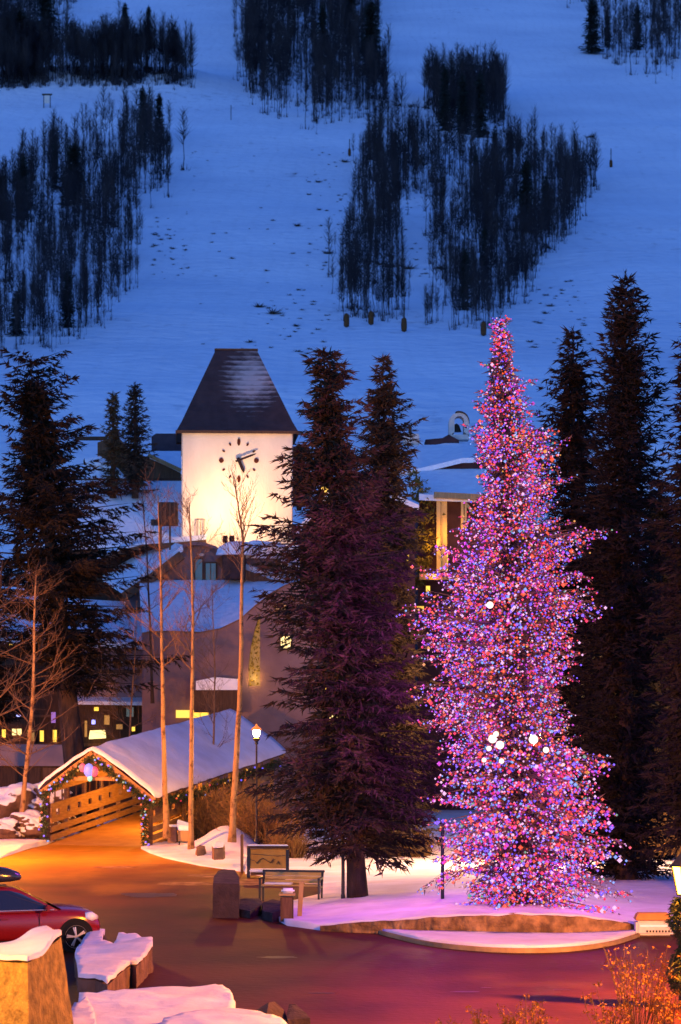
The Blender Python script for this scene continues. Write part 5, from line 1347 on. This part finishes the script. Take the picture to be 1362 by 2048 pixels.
# stone pier by the path and the low rocks beside it
block('stone_pier', 'dark blocky stone pier with sloped top beside the path, left of the bench', 'stone pier', [(428, 1752, 1.0), (436, 1742, 1.06), (447, 1738, 1.1), (470, 1740, 1.08), (478, 1754, .98), (478, 1768, .90), (426, 1766, .92)], 'dark_stone', snow=0, flare=.03, rough=.05)
block('low_rock', 'low dark rock between the stone pier and the bench', 'rock', [(476, 1800, .3), (490, 1796, .34), (520, 1797, .32), (526, 1808, .25), (500, 1822, .2), (478, 1818, .22)], 'dark_stone', snow=0, flare=.1)
block('low_rock', 'low dark rock in front of the bench, by the wooden bin', 'rock', [(524, 1806, .3), (545, 1798, .38), (562, 1802, .36), (566, 1818, .3), (545, 1826, .25), (526, 1822, .2)], 'dark_stone', snow=0, flare=.1)
def snowy_rock_material():
    m = mat('snowy_rock', (.13, .075, .055), (.07, .042, .034), 2.2, .9, .8, 6, detail=8)
    t = m.node_tree; b = t.nodes['Principled BSDF']
    g = t.nodes.new('ShaderNodeNewGeometry'); sx = t.nodes.new('ShaderNodeSeparateXYZ'); t.links.new(g.outputs['Normal'], sx.inputs[0])
    n = t.nodes.new('ShaderNodeTexNoise'); n.inputs['Scale'].default_value = 2.2; n.inputs['Detail'].default_value = 6
    ad = t.nodes.new('ShaderNodeMath'); ad.operation = 'ADD'; t.links.new(sx.outputs['Z'], ad.inputs[0]); t.links.new(n.outputs['Fac'], ad.inputs[1])
    mr = t.nodes.new('ShaderNodeMapRange'); mr.inputs[1].default_value = .78; mr.inputs[2].default_value = .92; t.links.new(ad.outputs[0], mr.inputs[0])
    mx = t.nodes.new('ShaderNodeMix'); mx.data_type = 'RGBA'; src = b.inputs['Base Color'].links[0].from_socket
    t.links.new(mr.outputs[0], mx.inputs[0]); t.links.new(src, mx.inputs[6]); mx.inputs[7].default_value = (.68, .68, .72, 1); t.links.new(mx.outputs[2], b.inputs['Base Color'])
    return m
M['snowy_rock'] = snowy_rock_material()
def boulder(label, c, r, seed):
    bm = bmesh.new(); bmesh.ops.create_icosphere(bm, subdivisions=5, radius=1); m = MB()
    for v in bm.verts:
        q = v.co; k = 1 + .38 * noise.noise(q * 1.1 + Vector((seed, 0, 0))) + .16 * noise.noise(q * 2.7 + Vector((seed, 3, 0))) + .06 * noise.noise(q * 7 + Vector((seed, 5, 0)))
        m.v.append((c.x + q.x * r[0] * k, c.y + q.y * r[1] * k, max(-.1, c.z + q.z * r[2] * k)))
    m.f = [[q.index for q in f.verts] for f in bm.faces]; m.mi = [0] * len(m.f); bm.free()
    o = m.build('boulder', M['snowy_rock'], None, smooth=True, origin=c); tag(o, label, 'boulder', 'boulders on the riverbank')
for px, py, d, r, lab in [(20, 1625, 101, (1.4, 1.2, 1.15), 'snowy riverbank boulder furthest left, below the terrace wall'), (88, 1612, 103, (1.3, 1.1, 1.0), 'snow-covered riverbank boulder just left of the bridge gable'), (70, 1648, 99, (1.0, .9, .5), 'low brown riverbank boulder beside the leaning birch'),
                          (5, 1660, 98.5, (.9, .8, .42), 'low dark boulder at the left edge behind the roadside snow'), (118, 1640, 100, (.7, .7, .5), 'small snowy boulder touching the left bridge post')]:
    boulder(lab, P(px, py, d), r, px)
def bank(name, out_px, hf, sp=.3, sk=.25):
    return sheet(name, [gx(*q) for q in out_px], hf, sp, M['lamp_tinted_snow'], skirt=sk)
def bump_at(px, py, h, r, base=.06):
    c = G(px, py)
    return lambda x, y: base + h * math.exp(-(((x - c.x) / r) ** 2 + ((y - c.y) / (r * 1.6)) ** 2)) + .05 * nz(x, y, .9) + .04 * nz(x, y, 2.6, 2)
bank('snow_bank', [(282, 1698), (300, 1707), (330, 1717), (400, 1732), (484, 1744), (492, 1722), (520, 1705), (560, 1690), (420, 1688), (380, 1690), (330, 1686), (300, 1690)], bump_at(452, 1700, .85, 1.1))
bank('snow_bank', [(-300, 1735), (-100, 1726), (0, 1717), (60, 1697), (110, 1686), (100, 1672), (60, 1668), (-300, 1668)], bump_at(20, 1695, .18, 2.0))
block('boulder', 'bits of reddish rock poking from the snow mound under the tall birch', 'boulder', [(424, 1690, .75), (436, 1684, .80), (448, 1686, .80), (446, 1694, .72), (428, 1696, .70)], 'red_stone', snow=.03, zb=.3, rough=.05)
block('boulder', 'small brown rock in the snow beside the middle birch', 'boulder', [(392, 1694, .34), (400, 1690, .36), (410, 1692, .34), (408, 1699, .28), (394, 1700, .28)], 'red_stone', snow=0, zb=.0)

# ------------------------------------------------------------------ shrubs
def twig_bush(name, label, base, w, h, n, seed, tm='shrub_twig', group=None, cat='shrub', lean=0):
    rng = np.random.default_rng(seed); root = empty(name, base, label, cat, group)
    a = rng.uniform(0, 6.283, n); r = rng.uniform(0, .5, n) * w
    o = np.stack((np.cos(a) * r, np.sin(a) * r, 0 * r), 1)
    L = h * rng.uniform(.5, 1.0, n)
    D = np.stack((np.cos(a) * rng.uniform(.0, .5, n) + lean, np.sin(a) * rng.uniform(0, .5, n), np.ones(n)), 1); D /= np.linalg.norm(D, axis=1)[:, None]
    V = []
    for k in range(3):
        S = np.cross(D, rng.normal(0, 1, (n, 3))); S /= np.linalg.norm(S, axis=1)[:, None]; S *= .014
        e = o + D * L[:, None] * (1, .8, .6)[k]
        V.append(np.stack((o - S, o + S, e), 1).reshape(-1, 3))
        D = D + rng.normal(0, .25, D.shape); D /= np.linalg.norm(D, axis=1)[:, None]; o = o + D * L[:, None] * .25
    # side twigs
    m_ = n * 5; i = rng.integers(0, n, m_); t = rng.uniform(.25, .95, m_)
    o2 = o[i] + D[i] * (L[i] * t * .8)[:, None]; D2 = D[i] + rng.normal(0, .7, (m_, 3)); D2 /= np.linalg.norm(D2, axis=1)[:, None]
    S = np.cross(D2, rng.normal(0, 1, (m_, 3))); S /= np.linalg.norm(S, axis=1)[:, None]; S *= .011
    V.append(np.stack((o2 - S, o2 + S, o2 + D2 * (h * rng.uniform(.08, .25, m_))[:, None]), 1).reshape(-1, 3))
    V = np.concatenate(V); V[:, 2] = np.maximum(V[:, 2], 0)
    link_mesh('twigs', np_mesh('twigs', V, np.arange(len(V)).reshape(-1, 3), M[tm]), root)
    return root
for i, (px, py, w, h, lab) in enumerate([(355, 1672, 1.0, 1.7, 'brown twiggy shrub just right of the bridge mouth'), (412, 1682, 1.5, 2.2, 'lamplit bare shrub between the middle and the tall birch'), (445, 1676, 1.5, 2.3, 'dense bare shrub directly left of the tall birch trunk'), (500, 1690, 1.5, 2.3, 'bare shrub right of the tall birch trunk, under the street lamp'),
                                        (540, 1700, 1.6, 2.0, 'orange-lit shrub behind the information board'), (585, 1720, .9, 1.3, 'orange-lit shrub right of the information board')]):
    b = G(px, py); twig_bush('bare_shrub', lab, b, w, h * .78, 300, 300 + i, group='bare shrubs beside the bridge')
for i, (px, py, w, h, lab) in enumerate([(765, 1716, 1.4, .7, 'low dry shrub at the back of the snow, right of the spruce trunk'), (820, 1718, 1.4, .8, 'low dry shrub at the back of the snow, left of the lit tree'), (1240, 1722, 3.0, 1.2, 'dark shrub row piece behind the bright snow strip'), (1310, 1722, 3.0, 1.3, 'dark shrub behind the snow near the garlanded lamp')]):
    twig_bush('bare_shrub', lab, G(px, py), w, h, 500, 320 + i, group='shrubs at the back of the snow bed')
def dried_plant(label, base, h, w, n, seed):
    rnd = random.Random(seed); root = empty('dried_plant', base, label, 'plant', 'dried plants by the lower edge')
    st = MB(); hd = MB()
    for i in range(n):
        a = rnd.uniform(0, 6.28); r = rnd.uniform(0, .25) * w
        p = base + Vector((math.cos(a) * r, math.sin(a) * r, -.05)); tip = p + Vector((math.cos(a) * w * rnd.uniform(.05, .5), math.sin(a) * w * rnd.uniform(.05, .5), h * rnd.uniform(.55, 1)))
        mid = p.lerp(tip, .5) + Vector((rnd.gauss(0, .04), rnd.gauss(0, .04), .03))
        st.tube([p, mid, tip], [.009, .007, .004], 4, cap=False)
        for k in range(rnd.randint(5, 11)):
            q = mid.lerp(tip, rnd.uniform(-.3, 1.05)) + Vector((rnd.gauss(0, .07), rnd.gauss(0, .07), rnd.gauss(0, .04)))
            for _ in range(4):
                u = Vector((rnd.gauss(0, 1), rnd.gauss(0, 1), rnd.gauss(0, 1))).normalized() * .055; v = Vector((rnd.gauss(0, 1), rnd.gauss(0, 1), rnd.gauss(0, 1))).normalized() * .04
                c = q + u * rnd.uniform(0, .7); hd.add([c, c + u, c + v], [(0, 1, 2)])
    st.build('stems', M['shrub_twig'], root, fix=False); hd.build('seed_heads', M['dry'], root, fix=False)  # clusters of dried seed heads, gathered in one mesh
for i, (px, py, d, h, w, n, lab) in enumerate([(1275, 2085, 43.5, 1.75, 1.1, 30, 'tall dried plant with orange seed heads beside the garlanded lamp post'), (1215, 2090, 42.5, 1.0, .8, 12, 'shorter dried plant left of the tall orange one'), (1325, 2080, 43,   .9, .8, 16, 'dried plant at the foot of the garlanded lamp post'),
                                              (1055, 2110, 41.5, .95, .9, 14, 'low dried plant cut by the bottom edge, right of centre'), (965, 2115, 41.5, .85, .9, 12, 'low dried plant cut by the bottom edge, middle of three'), (885, 2105, 41.5, .60, .6, 8, 'smallest low dried plant cut by the bottom edge')]):
    b = P(px, py, d); b.z = 0; dried_plant(lab, b, h, w, n, 400 + i)

# ------------------------------------------------------------------ garlanded lantern post at the right edge
def lantern_post():
    d = 47.0; b = P(1374, 2016, d); b.z = 0
    root = empty('lantern_post', b, 'lantern on a post wrapped in evergreen garland at the right edge', 'lantern post')
    zt = HC - (1790 - YH) * d / F
    m = MB(); m.lathe([(.16, -.1), (.16, .3), (.07, .45), (.055, zt - .1), (.10, zt - .04), (.16, zt)], b, 12); m.build('post', M['iron'], root, smooth=True)
    z0, z1 = zt + .02, HC - (1733 - YH) * d / F
    m = MB(); m.lathe([(.17, z0), (.27, z1)], b, 6); m.build('glass', M['lantern'], root)
    m = MB()
    for j in range(6):
        a = 2 * math.pi * j / 6
        u = Vector((math.cos(a), math.sin(a), 0)); m.bar(b + u * .185 + Vector((0, 0, z0)), b + u * .285 + Vector((0, 0, z1)), .03)
    m.build('frame', M['iron'], root)
    m = MB(); m.lathe([(.31, z1), (.30, z1 + .04), (.12, z1 + .26), (.04, z1 + .30), (.05, z1 + .36), (.01, z1 + .42)], b, 6); m.build('roof', M['iron'], root)
    m = MB(); m.lathe([(.19, z0 - .03), (.20, z0 - .002)], b, 6); m.build('base', M['iron'], root)
    # evergreen wound round the post in two thick swags
    rng = np.random.default_rng(12)
    prof = [(zt - .05, .22), (zt - .25, .33), (zt - .5, .36), (zt - .72, .24), (zt - .85, .12), (zt - .98, .14), (zt - 1.2, .30), (zt - 1.5, .38), (zt - 1.75, .30), (.15, .12)]
    n = 5200; z = rng.uniform(.3, zt - .05, n)
    r = np.interp(z, [q[0] for q in prof][::-1], [q[1] for q in prof][::-1]); a = rng.uniform(0, 6.283, n); r = r * np.sqrt(rng.uniform(.1, 1, n))
    q = np.stack((np.cos(a) * r, np.sin(a) * r, z), 1); D = np.stack((np.cos(a), np.sin(a), rng.uniform(-1.6, .3, n)), 1) + rng.normal(0, .4, (n, 3)); D /= np.linalg.norm(D, axis=1)[:, None]
    S = np.cross(D, rng.normal(0, 1, (n, 3))); S /= np.linalg.norm(S, axis=1)[:, None]; S *= .018
    V = np.stack((q - S, q + S, q + D * rng.uniform(.05, .13, n)[:, None]), 1).reshape(-1, 3)
    g = empty('evergreen_wrap', b, 'thick evergreen branches bound round the lantern post at the right edge', 'garland')
    link_mesh('needles', np_mesh('needles', V, np.arange(3 * n).reshape(-1, 3), M['ivy_dark']), g)
M['ivy_dark'] = mat('dark_evergreen', (.05, .06, .02), (.09, .085, .03), 4, .85)
lantern_post()

# ------------------------------------------------------------------ utility box, bench, bin, board, posts
def drain_box():
    d = 60.3; s = d / F; c = P(1309, 1877, d); c.z = 0; c.y += .3
    root = empty('utility_box', c, 'small pale box with a sloped orange lid and a row of dark slots', 'utility box')
    w = 72 * s; h = .36
    m = MB(); m.box(c + Vector((0, 0, .05 + h / 2)), (w, .5, h)); m.build('body', M['concrete'], root, bevel=.05)
    m = MB(); m.box(c + Vector((0, 0, .025)), (w - .06, .46, .05)); m.build('plinth', M['dark_stone'], root)
    m = MB(); x0, x1 = c.x - w / 2 - .02, c.x + w / 2 + .02; z = .05 + h + .002
    m.add([(x0, c.y - .28, z), (x1, c.y - .28, z), (x1, c.y + .28, z), (x0, c.y + .28, z), (x0 + .08, c.y - .12, z + .16), (x1 - .08, c.y - .12, z + .16), (x1 - .08, c.y + .28, z + .16), (x0 + .08, c.y + .28, z + .16)],
          [(3, 2, 1, 0), (4, 5, 6, 7), (0, 1, 5, 4), (1, 2, 6, 5), (2, 3, 7, 6), (3, 0, 4, 7)]); m.build('lid', M['orange_lid'], root, bevel=.02)
    m = MB(); m.box(c + Vector((.03, -.252, .28)), (w - .12, .02, .05)); m.build('band', M['snow'], root)
    m = MB(); rnd = random.Random(2)
    for i in range(10):
        if rnd.random() < .9: m.box(c + Vector((-.32 + i * .075, -.254, .15)), (.045, .02, .05))
    m.build('slots', M['black_metal'], root)
drain_box()
def bench():
    d = 70.4; c = P(584, 1808, d); c.z = .06
    root = empty('park_bench', c, 'park bench with dark iron ends and a pale slatted back, left of the spruce trunk', 'bench')
    Rz = Matrix.Rotation(R(-10), 4, 'Z'); L = lambda x, y, z: c + Rz @ Vector((x, y, z))
    W_ = .84
    for x in (-W_, W_):
        m = MB()
        m.bar(L(x, -.42, -.05), L(x, -.40, .62), .06); m.bar(L(x, .05, -.05), L(x, .08, .42), .06); m.bar(L(x, .06, .38), L(x, .22, .78), .06, .07); m.bar(L(x, -.44, .62), L(x, .16, .62), .06); m.bar(L(x, -.40, .38), L(x, .07, .38), .055)
        m.build('iron_end', M['black_metal'], root)
    m = MB()
    for i in range(5): m.box(L(0, -.36 + i * .10, .435), (2 * W_ - .08, .085, .035), M=Rz)
    m.build('seat', M['bench_wood'], root)
    m = MB(); tl = Rz @ Matrix.Rotation(R(-22), 4, 'X')
    for i in range(3): m.box(L(0, .12 + i * .042, .51 + i * .105), (2 * W_ - .08, .035, .095), M=tl)
    m.build('backrest', M['bench_wood'], root)
    m = MB(); m.box(L(0, .235, .80), (2 * W_ + .1, .06, .06), M=Rz); m.build('top_rail', M['black_metal'], root)
    m = MB(); m.box(L(-.35, -.15, .475), (.8, .3, .045), M=Rz); m.build('seat_snow', M['snow'], root, bevel=.02)
bench()
def bin_():
    d = 63.8; c = P(574, 1849, d); c.z = .04; s = d / F
    root = empty('wooden_bin', c, 'slim wooden bin with a snowy lid at the tip of the snow bed', 'bin')
    m = MB(); m.box(c + Vector((0, .15, .33)), (.30, .30, .62)); m.build('body', M['wood_bin'], root, bevel=.01)
    m = MB()
    for x in (-.15, .15): m.box(c + Vector((x, -.005, .33)), (.035, .02, .62))
    m.build('trim', M['dark_wood'], root)
    m = MB(); m.box(c + Vector((0, .15, .71)), (.42, .40, .05)); m.build('lid', M['tan_timber'], root, bevel=.01)
    m = MB(); m.box(c + Vector((0, .15, .67)), (.33, .32, .03)); m.build('gap', M['black_metal'], root)
    m = MB(); m.box(c + Vector((.02, .17, .80)), (.34, .32, .12)); m.build('lid_snow', M['snow'], root, bevel=.045, smooth=True)
    q = G(598, 1842)
    r2 = empty('timber_post', q, 'short tan timber post standing just right of the wooden bin', 'post')
    m = MB(); m.bar(q + Vector((0, 0, -.1)), P(603, 1766, q.y), .12, .12); m.build('shaft', M['tan_timber'], r2, bevel=.012)
    m = MB(); t = P(603, 1765, q.y); m.box(t, (.15, .15, .04)); m.build('cap', M['tan_timber'], r2)
bin_()
def info_board():
    d = 79.5; s = d / F; a = P(497, 1755, d); b = P(575, 1755, d)
    root = empty('information_board', P(536, 1752, d), 'low trail information board with a lamplit picture panel between dark posts', 'sign')
    m = MB()
    for px, yt in ((497, 1694), (575, 1699)): m.bar(P(px, 1760, d), P(px, yt, d), .10)
    m.build('posts', M['black_metal'], root)
    m = MB(); m.box(P(536, 1717, d) + Vector((0, .0, 0)), (74 * s, .05, 40 * s)); pn = m.build('panel', mat('board_picture', (.50, .28, .06), (.42, .21, .04), 2.2, .6), root)
    m = MB(); f = d - .032
    def ln(pts, w):
        for p, q in zip(pts, pts[1:]): m.bar(P(p[0], p[1], f), P(q[0], q[1], f), w, .012)
    ln([(501, 1708), (520, 1709), (540, 1711), (556, 1712), (571, 1711)], .035); ln([(500, 1719), (510, 1722), (514, 1727)], .03)
    ln([(513, 1727), (520, 1719), (526, 1716), (533, 1721), (541, 1726), (547, 1717)], .07); ln([(553, 1728), (557, 1722), (560, 1730)], .06); ln([(547, 1717), (546, 1724)], .04)
    m.build('picture_lines', M['black_metal'], pn)
    m = MB(); m.box(P(536, 1694, d) + Vector((0, 0, 0)), (84 * s, .22, .07)); rf = m.build('top_board', M['dark_wood'], root)
    m = MB(); m.box(P(536, 1691, d), (80 * s, .2, .05)); m.build('snow', M['snow'], rf, bevel=.02)
    m = MB(); m.box(P(536, 1741, d) + Vector((0, -.05, 0)), (74 * s, .35, .08)); m.build('ledge_snow', M['snow'], root, bevel=.03)
    m = MB(); m.box(P(536, 1747, d) + Vector((0, -.0, 0)), (70 * s, .2, .09)); m.build('lower_rail', M['brown_wood'], root)
info_board()
for px, yb, yt, lab in ((686, 1796, 1672, 'thin dark post left of the spruce trunk'), (885, 1816, 1650, 'thin dark post in front of the left side of the lit tree')):
    q = G(px, yb, .2); r_ = empty('metal_post', q, lab, 'post')
    m = MB(); m.lathe([(.06, -.2), (.06, .08), (.048, .12), (.048, (yb - yt) * q.y / F)], q, 10); m.build('shaft', M['black_metal'], r_)
    m = MB(); m.lathe([(.07, (yb - yt) * q.y / F), (.03, (yb - yt) * q.y / F + .08)], q, 10); m.build('cap', M['black_metal'], r_)
q = G(484, 1746); r_ = empty('metal_post', q, 'thin dark post standing left of the information board', 'post')
m = MB(); m.tube([q - Vector((0, 0, .2)), P(484, 1672, q.y)], .05, 8); m.build('shaft', M['brown_wood'], r_)
m = MB(); m.lathe([(.06, 0), (.02, .06)], P(484, 1672, q.y), 8); m.build('cap', M['brown_wood'], r_)
def news_box():
    d = 94; c = P(358, 1690, d); c.z = .12
    root = empty('newspaper_box', c, 'snow-topped box stand between two birches beside the bridge', 'box')
    s = d / F
    m = MB(); m.box(c + Vector((-.25, 0, .40)), (.34, .35, .60)); m.build('cabinet', M['red_stone'], root, bevel=.02)
    m = MB(); m.box(c + Vector((.22, 0, .36)), (.50, .40, .40)); m.build('shelf_box', M['tan_timber'], root, bevel=.02)
    m = MB()
    for x in (.02, .42): m.bar(c + Vector((x, -.1, -.1)), c + Vector((x, -.1, .16)), .05)
    m.build('legs', M['iron'], root)
    m = MB(); m.add([c + Vector(v) for v in ((-.08, -.25, .78), (-.02, -.25, .565), (.5, -.25, .565), (.5, -.25, .72), (-.08, .25, .98), (-.02, .25, .565), (.5, .25, .565), (.5, .25, .8))], [(0, 1, 2, 3), (7, 6, 5, 4), (0, 3, 7, 4), (1, 5, 6, 2), (0, 4, 5, 1), (3, 2, 6, 7)]); m.build('snow', M['snow'], root, bevel=.03)
    m = MB(); m.box(c + Vector((-.25, 0, .74)), (.36, .36, .07)); m.build('cabinet_snow', M['snow'], root, bevel=.02)
news_box()

# ------------------------------------------------------------------ red car with roof box
def car():
    yaw = R(20); fw = G(150, 1904); Rz = Matrix.Rotation(yaw, 4, 'Z')
    o = fw - (Rz @ Vector((1.40, -.80, 0))); o.z = .004
    root = empty('parked_car', o, 'red car with a black roof box, parked at the lower left edge', 'car'); root.rotation_euler.z = yaw
    def part(m, name, mt, par=None, **k):
        me_o = m.build(name, mt, None, **k); me_o.parent = par or root; me_o.location = (0, 0, 0); return me_o
    st = [(-2.16, .62, .46, .86), (-2.08, .78, .36, .95), (-1.75, .88, .27, 1.0), (-1.0, .90, .23, .99), (0, .90, .22, .97), (.9, .90, .22, .99), (1.3, .89, .24, .985), (1.65, .86, .26, .95), (1.90, .78, .30, .87), (2.04, .64, .36, .73), (2.08, .5, .42, .62)]
    m = MB(); ring = lambda w, a, b: [(-w * .86, a), (-w * .98, a + .14), (-w, (a + b) / 2), (-w * .985, b - .15), (-w * .90, b - .02), (-w * .5, b + .035), (0, b + .05), (w * .5, b + .035), (w * .90, b - .02), (w * .985, b - .15), (w, (a + b) / 2), (w * .98, a + .14), (w * .86, a)]
    k = 13
    for x, w, a, b in st:
        for y, z in ring(w, a, b): m.v.append((x, y, z))
    for i in range(len(st) - 1):
        for j in range(k): m.f.append([i * k + j, i * k + (j + 1) % k, (i + 1) * k + (j + 1) % k, (i + 1) * k + j])
    m.f.append(list(range(k))); m.f.append([(len(st) - 1) * k + j for j in range(k)][::-1]); m.mi = [0] * len(m.f)
    body = part(m, 'body', M['car_red'], smooth=True)
    md = body.modifiers.new('smooth', 'SUBSURF'); md.levels = 1; md.render_levels = 2
    # greenhouse
    loops = [(-1.98, 1.06, .83, .94), (-1.90, .80, .80, 1.08), (-1.72, .35, .73, 1.33), (-1.55, .08, .67, 1.46), (-1.35, -.12, .58, 1.505)]
    m = MB()
    for xa, xb, w, z in loops: m.v += [(xa, -w, z), ((xa + xb) / 2, -w * 1.02, z), (xb, -w * .93, z), (xb + .05, 0, z), (xb, w * .93, z), ((xa + xb) / 2, w * 1.02, z), (xa, w, z), (xa - .04, 0, z)]
    for i in range(len(loops) - 1):
        for j in range(8): m.f.append([i * 8 + j, i * 8 + (j + 1) % 8, (i + 1) * 8 + (j + 1) % 8, (i + 1) * 8 + j])
    m.f.append([(len(loops) - 1) * 8 + j for j in range(8)]); m.mi = [0] * len(m.f)
    part(m, 'cabin', M['car_red'], smooth=False, bevel=.02)
    # glazing, a little proud of the cabin
    def yside(z): return float(np.interp(z, [l[3] for l in loops], [l[2] for l in loops])) * 1.02 + .012
    for sy in (-1, 1):
        for nm, q in (('front_window', [(-.42, 1.0), (.86, 1.0), (.74, 1.06), (.16, 1.36), (-.10, 1.43), (-.42, 1.44)]), ('rear_window', [(-1.30, 1.0), (-.48, 1.0), (-.48, 1.44), (-1.10, 1.42)]), ('quarter_window', [(-1.72, 1.05), (-1.37, 1.0), (-1.18, 1.41), (-1.42, 1.36)])):
            m = MB(); m.add([(x, sy * yside(z), z) for x, z in q] + [(x, sy * (yside(z) - .05), z) for x, z in q], [list(range(len(q))), list(range(2 * len(q) - 1, len(q) - 1, -1))] + [(i, (i + 1) % len(q), len(q) + (i + 1) % len(q), len(q) + i) for i in range(len(q))]); part(m, nm, M['car_glass'])
        m = MB(); m.bar((-1.75, sy * (yside(1.0) + .015), .985), (.9, sy * (yside(1.0) + .012), .985), .014, .02); part(m, 'window_trim', M['chrome'])
        m = MB(); m.box((.72, sy * 1.0, 1.04), (.12, .2, .13)); part(m, 'mirror', M['car_red'], bevel=.03)
        for x in (-.25, -1.1): m = MB(); m.box((x, sy * .91, .80), (.18, .03, .03)); part(m, 'door_handle', M['car_red'], bevel=.008)
        m = MB(); m.box((0, sy * .895, .26), (2.2, .05, .10)); part(m, 'sill', M['tyre'], bevel=.01)
        for x in (.55, -.45, -1.3): m = MB(); m.box((x, sy * .905, .62), (.012, .01, .6)); part(m, 'door_gap', M['tyre'])
        m = MB(); m.tube([(1.64, sy * .74, .79), (1.80, sy * .74, .79), (1.93, sy * .63, .76)], [.10, .11, .07], 10); part(m, 'headlight', M['lens'], smooth=True)
        m = MB(); m.box((-2.08, sy * .70, .80), (.10, .22, .20)); part(m, 'tail_light', M['marker'], bevel=.03)
        m = MB(); m.bar((-1.5, sy * .56, 1.55), (-.15, sy * .56, 1.55), .035); part(m, 'roof_rail', M['black_metal'])
    m = MB(); q = [(1.085, -.74, .965), (1.13, 0, .975), (1.085, .74, .965), (.20, .60, 1.435), (.22, 0, 1.455), (.20, -.60, 1.435)]
    q = [(x + .012, y, z + .014) for x, y, z in q]
    m.add(q, [(0, 1, 4, 5), (1, 2, 3, 4)]); part(m, 'windscreen', M['car_glass'])
    m = MB(); m.box((2.03, 0, .56), (.06, .8, .16)); part(m, 'grille', M['tyre'], bevel=.02)
    m = MB(); m.box((1.96, 0, .37), (.14, 1.3, .10)); part(m, 'bumper', M['tyre'], bevel=.03)
    for x in (1.40, -1.32):
        for sy in (-1, 1):
            m = MB(); m.tube([(x, sy * .70, .37), (x, sy * .905, .37)], [.405, .405], 28); part(m, 'wheel_arch', M['tyre'])
            m = MB(); prof = [(.20, .66), (.33, .68), (.355, .72), (.355, .86), (.335, .905), (.255, .925), (.25, .90)]
            m.tube([(x, sy * t, .355) for r, t in prof], [r for r, t in prof], 32, cap=False); w = part(m, 'wheel', M['tyre'], smooth=True)
            m = MB(); m.tube([(x, sy * .92, .355), (x, sy * .90, .355)], [.262, .212], 28, cap=False); m.tube([(x, sy * .90, .355), (x, sy * .925, .355)], [.212, .215], 28, cap=False); m.tube([(x, sy * .88, .355), (x, sy * .935, .355)], [.05, .045], 12)
            for i in range(5):
                a = R(90 + 72 * i + 12); ux = Vector((math.cos(a), 0, math.sin(a))); c0 = Vector((x, sy * .925, .355))
                for da in (-.10, .10):
                    a2 = a + da; u2 = Vector((math.cos(a2), 0, math.sin(a2))); m.bar(c0 + ux * .03, Vector((x, sy * .915, .355)) + u2 * .225, .034, .03)
            part(m, 'rim', M['alloy'], w)
    # roof box
    rb = empty('roof_box', o, 'glossy black cargo box strapped on the roof of the red car', 'roof box'); rb.rotation_euler.z = yaw
    sec = [(-1.75, .20, 1.66, 1.78), (-1.65, .36, 1.61, 1.90), (-1.0, .44, 1.59, 2.0), (-.4, .44, 1.59, 1.97), (.0, .40, 1.60, 1.90), (.24, .30, 1.63, 1.81), (.31, .14, 1.66, 1.74)]
    m = MB(); k = 10
    for x, w, a, b in sec:
        for y, z in [(-w * .8, a), (-w, a + .04), (-w, (a + b) / 2), (-w * .86, b - .03), (-w * .4, b), (w * .4, b), (w * .86, b - .03), (w, (a + b) / 2), (w, a + .04), (w * .8, a)]: m.v.append((x, y, z))
    for i in range(len(sec) - 1):
        for j in range(k): m.f.append([i * k + j, i * k + (j + 1) % k, (i + 1) * k + (j + 1) % k, (i + 1) * k + j])
    m.f.append(list(range(k))); m.f.append([(len(sec) - 1) * k + j for j in range(k)]); m.mi = [0] * len(m.f)
    s_ = m.build('shell', M['roof_box'], None, smooth=True); s_.parent = rb; s_.location = (0, 0, 0)
    m = MB()
    for x in (-1.35, -.45): m.box((x, 0, 1.575), (.06, 1.16, .04))
    s_ = m.build('crossbar', M['iron'], None); s_.parent = rb; s_.location = (0, 0, 0)
car()
